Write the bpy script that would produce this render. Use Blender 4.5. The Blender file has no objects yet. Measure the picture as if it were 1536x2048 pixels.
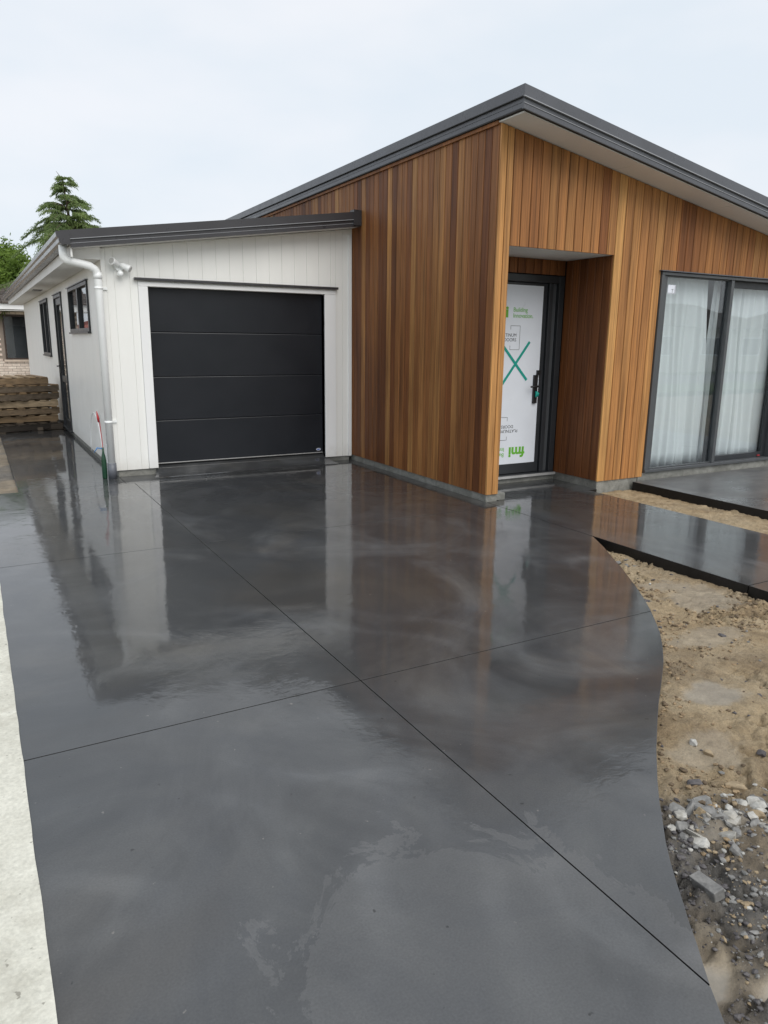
import bpy, math, random
import numpy as np
from mathutils import Vector, Matrix, Euler

random.seed(7)
rng = np.random.default_rng(11)
scene = bpy.context.scene
col = scene.collection
R = math.radians

# ------------------------------------------------------------------ camera
CAM_H = 1.5
F_PX, PITCH, ROLL, YAW = 1453.3, 0.230215, -0.0111354, 0.511009
fw = Vector((math.sin(YAW) * math.cos(PITCH), math.cos(YAW) * math.cos(PITCH), -math.sin(PITCH)))
rt = Vector((math.cos(YAW), -math.sin(YAW), 0))
dn = fw.cross(rt)
c_, s_ = math.cos(ROLL), math.sin(ROLL)
right, down = c_ * rt + s_ * dn, -s_ * rt + c_ * dn
cam_d = bpy.data.cameras.new("camera")
cam_d.sensor_fit = 'VERTICAL'
cam_d.sensor_height = 36.0
cam_d.lens = F_PX / 2048 * 36.0
cam_d.clip_start = 0.05
cam_d.clip_end = 2000
cam = bpy.data.objects.new("camera", cam_d)
col.objects.link(cam)
m = Matrix((right, -down, -fw)).transposed().to_4x4()
m.translation = (0, 0, CAM_H)
cam.matrix_world = m
scene.camera = cam

# ------------------------------------------------------------------ world: overcast sky
SUN_EL, SUN_AZ = R(48), R(172)          # azimuth measured clockwise from +Y
world = bpy.data.worlds.new("World")
scene.world = world
world.use_nodes = True
nt = world.node_tree
nt.nodes.clear()
out = nt.nodes.new('ShaderNodeOutputWorld')
bg = nt.nodes.new('ShaderNodeBackground')
sky = nt.nodes.new('ShaderNodeTexSky')
sky.sky_type = 'NISHITA'
sky.sun_disc = False
sky.sun_elevation = SUN_EL
sky.sun_rotation = SUN_AZ
sky.air_density = 1.0
sky.dust_density = 3.0
tc = nt.nodes.new('ShaderNodeTexCoord')
mp = nt.nodes.new('ShaderNodeMapping')
mp.inputs['Scale'].default_value = (1.2, 1.2, 3.0)
nz = nt.nodes.new('ShaderNodeTexNoise')
nz.inputs['Scale'].default_value = 2.2
nz.inputs['Detail'].default_value = 4
rmp = nt.nodes.new('ShaderNodeValToRGB')      # the cloud layer, barely uneven
rmp.color_ramp.elements[0].position = 0.36
rmp.color_ramp.elements[0].color = (6.3, 6.85, 7.4, 1)
rmp.color_ramp.elements[1].position = 0.62
rmp.color_ramp.elements[1].color = (7.15, 7.35, 7.7, 1)
mx = nt.nodes.new('ShaderNodeMixRGB')
mx.inputs[0].default_value = 0.9             # cloud cover
nt.links.new(tc.outputs['Generated'], mp.inputs[0])
nt.links.new(mp.outputs[0], nz.inputs['Vector'])
nt.links.new(nz.outputs['Fac'], rmp.inputs[0])
nt.links.new(sky.outputs[0], mx.inputs[1])
nt.links.new(rmp.outputs[0], mx.inputs[2])
nt.links.new(mx.outputs[0], bg.inputs['Color'])
bg.inputs['Strength'].default_value = 0.1
nt.links.new(bg.outputs[0], out.inputs[0])

sun_d = bpy.data.lights.new("sun", 'SUN')
sun_d.energy = 1.5
sun_d.angle = R(50)
sun_d.color = (1.0, 0.965, 0.91)
sun = bpy.data.objects.new("sun", sun_d)
col.objects.link(sun)
sd = Vector((math.sin(SUN_AZ) * math.cos(SUN_EL), math.cos(SUN_AZ) * math.cos(SUN_EL), math.sin(SUN_EL)))
sun.rotation_euler = sd.to_track_quat('Z', 'Y').to_euler()
sun.location = (0, -10, 20)

scene.view_settings.view_transform = 'Standard'
scene.view_settings.look = 'None'
scene.view_settings.exposure = 0.40
scene.view_settings.gamma = 1.0
scene.view_settings.use_curve_mapping = False
scene.cycles.max_bounces = 8
scene.cycles.transparent_max_bounces = 16
scene.cycles.use_denoising = True

# ------------------------------------------------------------------ helpers
def tag(o, label=None, cat=None, group=None, kind=None):
    if label: o["label"] = label
    if cat: o["category"] = cat
    if group: o["group"] = group
    if kind: o["kind"] = kind
    return o

def empty(name, loc=(0, 0, 0), rz=0, label=None, cat=None, group=None):
    o = bpy.data.objects.new(name, None)
    o.empty_display_size = 0.1
    col.objects.link(o)
    o.location = loc
    o.rotation_euler = (0, 0, rz)
    return tag(o, label, cat, group)

def link(name, me, mat=None, parent=None, loc=None):
    o = bpy.data.objects.new(name, me)
    col.objects.link(o)
    if mat is not None and len(me.materials) == 0:
        me.materials.append(mat)
    if parent is not None:
        o.parent = parent
    if loc is not None:
        o.location = loc
    return o

class MB:
    """collects shapes of ONE object"""
    def __init__(self): self.v, self.f, self.mi, self.sm = [], [], [], []
    def add(self, v, f, mi=0, smooth=False):
        b = len(self.v)
        self.v += [tuple(p) for p in v]
        for q in f:
            self.f.append([i + b for i in q]); self.mi.append(mi); self.sm.append(smooth)
        return self
    def box(self, x0, x1, y0, y1, z0, z1, mi=0):
        v = [(x, y, z) for z in (z0, z1) for y in (y0, y1) for x in (x0, x1)]
        return self.add(v, [(0, 2, 3, 1), (4, 5, 7, 6), (0, 1, 5, 4), (2, 6, 7, 3), (0, 4, 6, 2), (1, 3, 7, 5)], mi)
    def hexa(self, p, mi=0):
        """8 points ordered as box"""
        return self.add(p, [(0, 2, 3, 1), (4, 5, 7, 6), (0, 1, 5, 4), (2, 6, 7, 3), (0, 4, 6, 2), (1, 3, 7, 5)], mi)
    def prism(self, poly, z0, z1, mi_top=0, mi_side=0):
        n = len(poly)
        v = [(x, y, z0) for x, y in poly] + [(x, y, z1) for x, y in poly]
        self.add(v, [tuple(range(n - 1, -1, -1))], mi_side)
        b = len(self.v) - 2 * n
        self.f.append([b + n + i for i in range(n)]); self.mi.append(mi_top); self.sm.append(False)
        for i in range(n):
            j = (i + 1) % n
            self.f.append([b + i, b + j, b + n + j, b + n + i]); self.mi.append(mi_side); self.sm.append(False)
        return self
    def sweep(self, prof, A, B, mi=0):
        """profile given as list of 3-vectors offset, swept from A to B"""
        n = len(prof)
        A, B = Vector(A), Vector(B)
        v = [A + Vector(p) for p in prof] + [B + Vector(p) for p in prof]
        f = [(i, (i + 1) % n, n + (i + 1) % n, n + i) for i in range(n)]
        f += [tuple(range(n - 1, -1, -1)), tuple(range(n, 2 * n))]
        return self.add(v, f, mi)
    def tube(self, pts, r, n=10, caps=True, mi=0):
        pts = [Vector(p) for p in pts]
        rr = r if isinstance(r, (list, tuple)) else [r] * len(pts)
        rings = []
        up = None
        for i, p in enumerate(pts):
            d = (pts[min(i + 1, len(pts) - 1)] - pts[max(i - 1, 0)]).normalized()
            if up is None:
                up = d.orthogonal().normalized()
            else:
                up = (up - d * up.dot(d))
                up = up.normalized() if up.length > 1e-6 else d.orthogonal().normalized()
            w = d.cross(up)
            rings.append([p + (up * math.cos(a) + w * math.sin(a)) * rr[i] for a in [2 * math.pi * k / n for k in range(n)]])
        v = [q for ring in rings for q in ring]
        f = []
        for i in range(len(pts) - 1):
            for k in range(n):
                f.append((i * n + k, i * n + (k + 1) % n, (i + 1) * n + (k + 1) % n, (i + 1) * n + k))
        self.add(v, f, mi, True)
        if caps:
            b = len(self.v) - len(v)
            self.f.append([b + k for k in range(n - 1, -1, -1)]); self.mi.append(mi); self.sm.append(False)
            self.f.append([b + (len(pts) - 1) * n + k for k in range(n)]); self.mi.append(mi); self.sm.append(False)
        return self
    def mesh(self, name, mats):
        me = bpy.data.meshes.new(name)
        me.from_pydata(self.v, [], self.f)
        for mt in (mats if isinstance(mats, (list, tuple)) else [mats]):
            me.materials.append(mt)
        me.polygons.foreach_set('material_index', self.mi)
        me.polygons.foreach_set('use_smooth', self.sm)
        me.update()
        return me
    def build(self, name, mats, parent=None, bevel=0):
        o = link(name, self.mesh(name, mats), None, parent)
        if bevel:
            b = o.modifiers.new('bevel', 'BEVEL')
            b.width = bevel; b.segments = 2; b.limit_method = 'ANGLE'; b.angle_limit = R(40)
        return o

# ---- node helpers
def new_mat(name):
    mt = bpy.data.materials.new(name)
    mt.use_nodes = True
    return mt, mt.node_tree, mt.node_tree.nodes['Principled BSDF']

def N(nt, t, **kw):
    n = nt.nodes.new(t)
    for k, v in kw.items():
        if k in n.inputs.keys():
            n.inputs[k].default_value = v
        else:
            setattr(n, k, v)
    return n

def noise(nt, vec, scale, detail=4, rough=0.55, dist=0.0):
    n = N(nt, 'ShaderNodeTexNoise')
    n.inputs['Scale'].default_value = scale
    n.inputs['Detail'].default_value = detail
    n.inputs['Roughness'].default_value = rough
    n.inputs['Distortion'].default_value = dist
    if vec is not None: nt.links.new(vec, n.inputs['Vector'])
    return n.outputs['Fac']

def ramp(nt, fac, stops):
    n = N(nt, 'ShaderNodeValToRGB')
    e = n.color_ramp.elements
    while len(e) < len(stops): e.new(0.5)
    for i, (p, cc) in enumerate(stops):
        e[i].position = p
        e[i].color = (*cc, 1) if len(cc) == 3 else cc
    nt.links.new(fac, n.inputs[0])
    return n.outputs[0]

def g3(v): return (v, v, v)

def math_(nt, op, a, b=None, c=None, clamp=False):
    n = N(nt, 'ShaderNodeMath', operation=op, use_clamp=clamp)
    for i, q in enumerate((a, b, c)):
        if q is None: continue
        if isinstance(q, (int, float)): n.inputs[i].default_value = q
        else: nt.links.new(q, n.inputs[i])
    return n.outputs[0]

def mix(nt, fac, a, b, blend='MIX'):
    n = N(nt, 'ShaderNodeMixRGB', blend_type=blend)
    for i, q in zip((0, 1, 2), (fac, a, b)):
        if isinstance(q, (int, float)): n.inputs[i].default_value = q
        elif isinstance(q, tuple): n.inputs[i].default_value = (*q, 1)
        else: nt.links.new(q, n.inputs[i])
    return n.outputs[0]

def wpos(nt, scale=(1, 1, 1), offs=None):
    gm = N(nt, 'ShaderNodeNewGeometry')
    mpn = N(nt, 'ShaderNodeMapping')
    mpn.inputs['Scale'].default_value = scale
    nt.links.new(gm.outputs['Position'], mpn.inputs[0])
    if offs is not None: nt.links.new(offs, mpn.inputs['Location'])
    return mpn.outputs[0]

def bump(nt, h, strength, dist, prev=None):
    n = N(nt, 'ShaderNodeBump')
    n.inputs['Strength'].default_value = strength
    n.inputs['Distance'].default_value = dist
    nt.links.new(h, n.inputs['Height'])
    if prev is not None: nt.links.new(prev, n.inputs['Normal'])
    return n.outputs[0]

def simple(name, colr, rough=0.5, metal=0.0, vary=0.12, nscale=6.0, bumps=0.0, bscale=120, spec=0.5, coat=0.0):
    mt, nt, b = new_mat(name)
    f = noise(nt, wpos(nt), nscale, 5)
    lo = tuple(max(0, c * (1 - vary)) for c in colr); hi = tuple(min(1, c * (1 + vary)) for c in colr)
    nt.links.new(ramp(nt, f, [(0.3, lo), (0.7, hi)]), b.inputs['Base Color'])
    nt.links.new(ramp(nt, noise(nt, wpos(nt), nscale * 2.7, 4), [(0.3, g3(max(0, rough - .07))), (0.7, g3(min(1, rough + .07)))]), b.inputs['Roughness'])
    b.inputs['Metallic'].default_value = metal
    b.inputs['Specular IOR Level'].default_value = spec
    if coat: b.inputs['Coat Weight'].default_value = coat; b.inputs['Coat Roughness'].default_value = 0.1
    if bumps: nt.links.new(bump(nt, noise(nt, wpos(nt), bscale, 3), bumps, 0.004), b.inputs['Normal'])
    return mt

M = {}

def wood_mat():
    mt, nt, b = new_mat('cedar')
    oi = N(nt, 'ShaderNodeObjectInfo')
    at = N(nt, 'ShaderNodeAttribute', attribute_type='OBJECT', attribute_name='tone')
    wet = N(nt, 'ShaderNodeAttribute', attribute_type='OBJECT', attribute_name='wet')
    off = N(nt, 'ShaderNodeCombineXYZ')
    r100 = math_(nt, 'MULTIPLY', oi.outputs['Random'], 137.0)
    for i in range(3): nt.links.new(r100, off.inputs[i])
    p1 = wpos(nt, (75, 75, 0.9), off.outputs[0])
    p2 = wpos(nt, (260, 260, 4.0), off.outputs[0])
    p3 = wpos(nt, (9, 9, 0.55), off.outputs[0])
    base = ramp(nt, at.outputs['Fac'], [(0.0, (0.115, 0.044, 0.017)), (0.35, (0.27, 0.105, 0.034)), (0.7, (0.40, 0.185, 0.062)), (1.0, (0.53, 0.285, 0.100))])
    g1 = noise(nt, p1, 1.0, 5, 0.6, 0.8)
    g2 = noise(nt, p2, 1.0, 3, 0.6)
    c = mix(nt, 1.0, base, ramp(nt, g1, [(0.28, g3(0.50)), (0.5, g3(1.0)), (0.72, g3(1.42))]), 'MULTIPLY')
    c = mix(nt, 1.0, c, ramp(nt, g2, [(0.2, g3(0.80)), (0.8, g3(1.16))]), 'MULTIPLY')
    w = noise(nt, p3, 1.0, 4, 0.6)
    c = mix(nt, 1.0, c, ramp(nt, w, [(0.28, (0.58, 0.53, 0.50)), (0.5, (1, 1, 1)), (0.75, (1.25, 1.20, 1.10))]), 'MULTIPLY')
    # rain-soaked timber is darker, in drifting patches over the boards; in the entry it paints shade
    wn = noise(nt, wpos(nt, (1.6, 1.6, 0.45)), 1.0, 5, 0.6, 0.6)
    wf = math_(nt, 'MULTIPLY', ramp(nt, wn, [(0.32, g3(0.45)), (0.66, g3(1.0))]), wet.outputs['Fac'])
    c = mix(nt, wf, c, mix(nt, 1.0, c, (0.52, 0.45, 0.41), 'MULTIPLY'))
    nt.links.new(c, b.inputs['Base Color'])
    nt.links.new(ramp(nt, g1, [(0.2, g3(0.62)), (0.8, g3(0.46))]), b.inputs['Roughness'])
    b.inputs['Specular IOR Level'].default_value = 0.3
    nt.links.new(bump(nt, g2, 0.25, 0.0015), b.inputs['Normal'])
    return mt
M['cedar'] = wood_mat()
M['wrap'] = simple('building_wrap', (0.012, 0.010, 0.009), 0.8)

def white_mat(name, colr):
    mt, nt, b = new_mat(name)
    p = wpos(nt)
    f = noise(nt, wpos(nt, (2.2, 2.2, 0.5)), 1.3, 5)
    c = ramp(nt, f, [(0.3, tuple(q * 0.93 for q in colr)), (0.7, colr)])
    # rain splash dirt low on the walls has its own uneven upper edge
    sx = N(nt, 'ShaderNodeSeparateXYZ'); gm = N(nt, 'ShaderNodeNewGeometry'); nt.links.new(gm.outputs['Position'], sx.inputs[0])
    h = math_(nt, 'ADD', sx.outputs['Z'], math_(nt, 'MULTIPLY', noise(nt, p, 14, 5), 0.22))
    d = ramp(nt, h, [(0.13, g3(0.30)), (0.34, g3(0.0))])
    c = mix(nt, d, c, (0.42, 0.38, 0.31))
    nt.links.new(c, b.inputs['Base Color'])
    nt.links.new(ramp(nt, noise(nt, p, 9, 4), [(0.3, g3(0.30)), (0.7, g3(0.46))]), b.inputs['Roughness'])
    nt.links.new(bump(nt, noise(nt, p, 5, 3), 0.12, 0.004), b.inputs['Normal'])
    return mt
M['white'] = white_mat('white_paint', (0.88, 0.885, 0.855))
M['trim'] = white_mat('white_trim', (0.86, 0.87, 0.87))
M['pvc'] = simple('white_pvc', (0.88, 0.90, 0.90), 0.32, vary=0.03)
M['soffit'] = simple('soffit_paint', (0.80, 0.80, 0.78), 0.6, vary=0.05, nscale=2)
M['steel'] = simple('dark_steel', (0.088, 0.092, 0.104), 0.30, vary=0.10, nscale=3, bumps=0.06, bscale=6)
M['steel_dark'] = simple('near_black_steel', (0.042, 0.041, 0.045), 0.32, vary=0.10, nscale=3, bumps=0.06, bscale=6)
M['steel_edge'] = simple('steel_edge', (0.30, 0.31, 0.33), 0.35, vary=0.06)
M['gutter'] = simple('gutter_steel', (0.115, 0.11, 0.115), 0.24, metal=0.5, vary=0.3, nscale=7)
M['alu'] = simple('dark_aluminium', (0.026, 0.029, 0.033), 0.38, vary=0.1)
M['alu_grey'] = simple('grey_aluminium', (0.075, 0.08, 0.085), 0.38, vary=0.1)
M['black'] = simple('black_plastic', (0.012, 0.012, 0.013), 0.4)
M['rubber'] = simple('rubber_seal', (0.02, 0.02, 0.02), 0.7)
M['raw_alu'] = simple('mill_aluminium', (0.55, 0.55, 0.54), 0.4, metal=0.5)
M['film'] = simple('protective_film', (0.72, 0.76, 0.82), 0.34, vary=0.03, nscale=4, bumps=0.05, bscale=9)
M['green'] = simple('green_print', (0.13, 0.42, 0.035), 0.5, vary=0.04)
M['inkblack'] = simple('black_print', (0.03, 0.03, 0.035), 0.5)
M['tape'] = simple('teal_tape', (0.0, 0.30, 0.24), 0.45, vary=0.1, nscale=20)
M['red'] = simple('red_plastic', (0.42, 0.03, 0.035), 0.45)
M['bottle'] = simple('green_bottle', (0.012, 0.055, 0.028), 0.15)
M['blue'] = simple('blue_plastic', (0.05, 0.22, 0.52), 0.4)
M['greypvc'] = simple('grey_pvc', (0.12, 0.13, 0.15), 0.45, vary=0.12)
M['badge'] = simple('white_badge', (0.72, 0.75, 0.82), 0.3)
M['badge_blue'] = simple('badge_blue', (0.05, 0.10, 0.35), 0.35)
M['room'] = simple('room_paint', (0.62, 0.60, 0.56), 0.8, vary=0.03)
M['floorboard'] = simple('room_floor', (0.14, 0.12, 0.10), 0.6)
M['dark_interior'] = simple('unlit_interior', (0.06, 0.06, 0.065), 0.7)  # flat dark colour standing for unlit interiors behind glass

def garage_door_mat():
    mt, nt, b = new_mat('garage_door_paint')
    p = wpos(nt)
    nt.links.new(ramp(nt, noise(nt, p, 2.0, 4), [(0.3, (0.0105, 0.0125, 0.0165)), (0.7, (0.015, 0.017, 0.0215))]), b.inputs['Base Color'])
    nt.links.new(ramp(nt, noise(nt, p, 3.0, 4), [(0.3, g3(0.30)), (0.7, g3(0.40))]), b.inputs['Roughness'])
    nb = bump(nt, noise(nt, p, 420, 2), 0.25, 0.0008)
    nb = bump(nt, noise(nt, p, 1.6, 2), 0.25, 0.02, nb)
    nt.links.new(nb, b.inputs['Normal'])
    b.inputs['Specular IOR Level'].default_value = 0.32
    return mt
M['garage'] = garage_door_mat()

def wet_concrete(name, dark, mid, dry):
    """dark-dyed slab after rain: standing film, damp trowelled rises, and one patch already drying"""
    mt, nt, b = new_mat(name)
    p = wpos(nt)
    gm = N(nt, 'ShaderNodeNewGeometry'); sx = N(nt, 'ShaderNodeSeparateXYZ'); nt.links.new(gm.outputs['Position'], sx.inputs[0])
    X, Y = sx.outputs['X'], sx.outputs['Y']
    # how much water lies where: deeper towards the house, drifting edges
    f = noise(nt, wpos(nt, (0.75, 0.6, 1)), 1.25, 6, 0.58, 1.3)
    f = math_(nt, 'ADD', f, math_(nt, 'MULTIPLY', math_(nt, 'SUBTRACT', math_(nt, 'MINIMUM', Y, 4.5), 2.3), 0.045))
    W = ramp(nt, f, [(0.42, g3(0.0)), (0.50, g3(0.55)), (0.60, g3(1.0))])
    # the patch that dries first, with a tide-mark edge
    ex = math_(nt, 'DIVIDE', math_(nt, 'SUBTRACT', X, 1.0), 0.62)
    ey = math_(nt, 'DIVIDE', math_(nt, 'SUBTRACT', Y, 1.02), 0.80)
    er = math_(nt, 'SQRT', math_(nt, 'ADD', math_(nt, 'MULTIPLY', ex, ex), math_(nt, 'MULTIPLY', ey, ey)))
    er = math_(nt, 'ADD', er, math_(nt, 'MULTIPLY', math_(nt, 'SUBTRACT', noise(nt, p, 2.9, 8, 0.66, 1.2), 0.5), 1.8))
    D = ramp(nt, er, [(0.35, g3(0.45)), (0.84, g3(0.9)), (0.87, g3(0.0))])
    c = mix(nt, W, mid, dark)
    cl = noise(nt, wpos(nt, (0.9, 0.6, 1)), 1.9, 6, 0.62, 1.6)
    c = mix(nt, 1.0, c, ramp(nt, cl, [(0.3, (0.78, 0.80, 0.84)), (0.5, (1, 1, 1)), (0.7, (1.22, 1.20, 1.16))]), 'MULTIPLY')
    br = noise(nt, p, 0.8, 4, 0.5, 0.8)
    c = mix(nt, ramp(nt, br, [(0.5, g3(0.0)), (0.7, g3(0.7))]), c, mix(nt, 1.0, c, (1.22, 1.05, 0.86), 'MULTIPLY'))
    c = mix(nt, math_(nt, 'MULTIPLY', D, 0.5), c, dry)
    # trowel sweeps
    vo = N(nt, 'ShaderNodeTexVoronoi', feature='F1'); vo.inputs['Scale'].default_value = 0.62
    dp = N(nt, 'ShaderNodeVectorMath', operation='ADD')
    nv = N(nt, 'ShaderNodeTexNoise'); nv.inputs['Scale'].default_value = 0.7; nt.links.new(p, nv.inputs['Vector'])
    nt.links.new(p, dp.inputs[0]); nt.links.new(nv.outputs['Color'], dp.inputs[1]); nt.links.new(dp.outputs[0], vo.inputs['Vector'])
    ph = math_(nt, 'ADD', math_(nt, 'MULTIPLY', vo.outputs['Distance'], 34.0), math_(nt, 'MULTIPLY', noise(nt, p, 3.0, 3), 3.0))
    arcs = math_(nt, 'MULTIPLY_ADD', math_(nt, 'SINE', ph), 0.5, 0.5)
    am = ramp(nt, noise(nt, p, 1.5, 3), [(0.42, g3(0.0)), (0.66, g3(1.0))])
    c = mix(nt, math_(nt, 'MULTIPLY', am, 0.8), c, mix(nt, 1.0, c, ramp(nt, arcs, [(0.1, g3(0.84)), (0.75, g3(1.05)), (0.97, g3(1.38))]), 'MULTIPLY'))
    fine = noise(nt, p, 150, 3)
    c = mix(nt, 1.0, c, ramp(nt, fine, [(0.25, g3(0.86)), (0.75, g3(1.14))]), 'MULTIPLY')
    sp_ = noise(nt, p, 38, 2, 0.4)
    c = mix(nt, ramp(nt, sp_, [(0.755, g3(0)), (0.79, g3(0.6))]), c, (0.20, 0.19, 0.175))
    pit = noise(nt, p, 27, 2, 0.4)
    c = mix(nt, ramp(nt, pit, [(0.21, g3(0.7)), (0.25, g3(0.0))]), c, (0.012, 0.012, 0.012))
    nt.links.new(c, b.inputs['Base Color'])
    b.inputs['Roughness'].default_value = 0.5
    b.inputs['Specular IOR Level'].default_value = 0.3
    notD = math_(nt, 'SUBTRACT', 1.0, math_(nt, 'MULTIPLY', D, 0.5))
    nt.links.new(math_(nt, 'MULTIPLY', mix(nt, W, g3(0.72), g3(1.0)), notD), b.inputs['Coat Weight'])
    rgh = mix(nt, W, g3(0.11), g3(0.006))
    rgh = mix(nt, 1.0, rgh, ramp(nt, noise(nt, p, 7, 4), [(0.3, g3(0.6)), (0.7, g3(1.6))]), 'MULTIPLY')
    nt.links.new(math_(nt, 'ADD', rgh, math_(nt, 'MULTIPLY', D, 0.16)), b.inputs['Coat Roughness'])
    b.inputs['Coat IOR'].default_value = 1.41
    r1 = noise(nt, wpos(nt, (13, 21, 1)), 1.0, 4, 0.55, 0.9)
    rm = math_(nt, 'MULTIPLY', r1, ramp(nt, noise(nt, p, 1.4, 5, 0.65, 0.5), [(0.46, g3(0.06)), (0.62, g3(1.0))]))
    cb = bump(nt, rm, 0.5, 0.0020)
    cb = bump(nt, noise(nt, p, 2.2, 3), 0.35, 0.006, cb)
    cb = bump(nt, noise(nt, p, 90, 3), 0.3, 0.0003, cb)
    nt.links.new(cb, b.inputs['Coat Normal'])
    nt.links.new(bump(nt, fine, 0.35, 0.001), b.inputs['Normal'])
    return mt
M['wet'] = wet_concrete('wet_dark_concrete', (0.035, 0.037, 0.039), (0.069, 0.072, 0.075), (0.128, 0.130, 0.132))
def damp_mat():
    mt, nt, b = new_mat('damp_concrete')
    p = wpos(nt)
    c = ramp(nt, noise(nt, wpos(nt, (0.8, 1.6, 1)), 1.6, 6, 0.6, 1.2), [(0.3, (0.085, 0.087, 0.09)), (0.7, (0.14, 0.14, 0.14))])
    c = mix(nt, ramp(nt, noise(nt, wpos(nt, (1.2, 5, 1)), 2.2, 5, 0.65, 1.5), [(0.56, g3(0)), (0.72, g3(0.7))]), c, (0.20, 0.20, 0.20))
    c = mix(nt, 1.0, c, ramp(nt, noise(nt, p, 120, 3), [(0.25, g3(0.88)), (0.75, g3(1.12))]), 'MULTIPLY')
    nt.links.new(c, b.inputs['Base Color'])
    nt.links.new(ramp(nt, noise(nt, p, 2.0, 5), [(0.3, g3(0.22)), (0.7, g3(0.5))]), b.inputs['Roughness'])
    nt.links.new(bump(nt, noise(nt, p, 130, 3), 0.35, 0.001), b.inputs['Normal'])
    return mt
M['damp'] = damp_mat()
M['dark_edge'] = simple('dark_slab_edge', (0.011, 0.010, 0.0095), 0.45, vary=0.3, nscale=20, bumps=0.4, bscale=60, spec=0.3)  # near-black side faces, darker than the slab tops

def concrete_mat(name, lo, hi, sc=7, rough=0.85, dirt=None):
    mt, nt, b = new_mat(name)
    p = wpos(nt)
    c = ramp(nt, noise(nt, p, sc, 6, 0.65, 0.5), [(0.28, lo), (0.72, hi)])
    c = mix(nt, 1.0, c, ramp(nt, noise(nt, p, 90, 4), [(0.25, g3(0.82)), (0.75, g3(1.12))]), 'MULTIPLY')
    if dirt:
        c = mix(nt, ramp(nt, noise(nt, p, 2.3, 6, 0.7, 1.0), [(0.5, g3(0)), (0.72, g3(0.7))]), c, dirt)
        c = mix(nt, ramp(nt, noise(nt, p, 48, 2, 0.5), [(0.70, g3(0)), (0.76, g3(0.7))]), c, tuple(q * 0.5 for q in dirt))
    nt.links.new(c, b.inputs['Base Color'])
    b.inputs['Roughness'].default_value = rough
    nb = bump(nt, noise(nt, p, 60, 5), 0.6, 0.004)
    nb = bump(nt, noise(nt, p, 9, 4), 0.5, 0.012, nb)
    nt.links.new(nb, b.inputs['Normal'])
    return mt
M['old_concrete'] = concrete_mat('old_pale_concrete', (0.50, 0.49, 0.42), (0.68, 0.67, 0.59), 5, 0.8, (0.36, 0.34, 0.28))
M['footing'] = concrete_mat('footing_concrete', (0.15, 0.15, 0.135), (0.33, 0.33, 0.30), 9, 0.75, (0.10, 0.10, 0.085))
M['rubble'] = concrete_mat('rubble_concrete', (0.24, 0.235, 0.215), (0.58, 0.57, 0.53), 26, 0.7, (0.20, 0.165, 0.115))
M['greystone'] = concrete_mat('grey_stone', (0.10, 0.10, 0.097), (0.28, 0.275, 0.262), 22, 0.6)
M['darkstone'] = concrete_mat('dark_clod', (0.045, 0.042, 0.045), (0.12, 0.11, 0.11), 25, 0.6)
M['tanstone'] = concrete_mat('tan_stone', (0.19, 0.14, 0.085), (0.40, 0.315, 0.20), 26, 0.8)

def soil_mat(name):
    mt, nt, b = new_mat(name)
    p = wpos(nt)
    zone = N(nt, 'ShaderNodeVertexColor', layer_name='zone')
    sp = N(nt, 'ShaderNodeSeparateColor'); nt.links.new(zone.outputs['Color'], sp.inputs[0])
    n1 = noise(nt, p, 3.0, 7, 0.65, 0.6)
    tan = ramp(nt, n1, [(0.24, (0.17, 0.118, 0.066)), (0.40, (0.34, 0.25, 0.145)), (0.56, (0.46, 0.355, 0.22)), (0.78, (0.53, 0.43, 0.285))])
    n2 = noise(nt, p, 16, 6, 0.7)
    tan = mix(nt, ramp(nt, noise(nt, p, 1.1, 5, 0.6, 0.8), [(0.5, g3(0.0)), (0.68, g3(0.40))]), tan, (0.27, 0.24, 0.19))
    tan = mix(nt, 1.0, tan, ramp(nt, n2, [(0.25, g3(0.62)), (0.5, g3(1.0)), (0.75, g3(1.2))]), 'MULTIPLY')
    grey = ramp(nt, noise(nt, p, 13, 6, 0.7), [(0.25, (0.055, 0.053, 0.052)), (0.5, (0.15, 0.143, 0.132)), (0.7, (0.26, 0.23, 0.19))])
    clay = ramp(nt, n2, [(0.3, (0.21, 0.195, 0.165)), (0.7, (0.30, 0.275, 0.235))])
    tan = mix(nt, 1.0, tan, ramp(nt, noise(nt, p, 140, 4, 0.7), [(0.25, g3(0.62)), (0.75, g3(1.3))]), 'MULTIPLY')
    c = mix(nt, sp.outputs[0], tan, grey)
    c = mix(nt, sp.outputs[1], c, clay)
    nt.links.new(c, b.inputs['Base Color'])
    rg = ramp(nt, noise(nt, p, 5, 4), [(0.3, g3(0.62)), (0.7, g3(0.9))])
    rg = mix(nt, sp.outputs[1], rg, g3(0.42))
    rg = mix(nt, sp.outputs[2], rg, g3(0.03))
    nt.links.new(rg, b.inputs['Roughness'])
    b.inputs['Specular IOR Level'].default_value = 0.4
    flat = math_(nt, 'SUBTRACT', 1.0, math_(nt, 'MAXIMUM', math_(nt, 'MULTIPLY', sp.outputs[1], 0.6), sp.outputs[2]))
    bn = N(nt, 'ShaderNodeBump'); bn.inputs['Distance'].default_value = 0.022
    nt.links.new(flat, bn.inputs['Strength'])
    nt.links.new(noise(nt, p, 60, 8, 0.78), bn.inputs['Height'])
    nt.links.new(bn.outputs[0], b.inputs['Normal'])
    return mt
M['soil'] = soil_mat('wet_soil')
M['ground'] = simple('bare_ground', (0.24, 0.20, 0.135), 0.9, vary=0.4, nscale=1.2, bumps=0.5, bscale=20)

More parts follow.
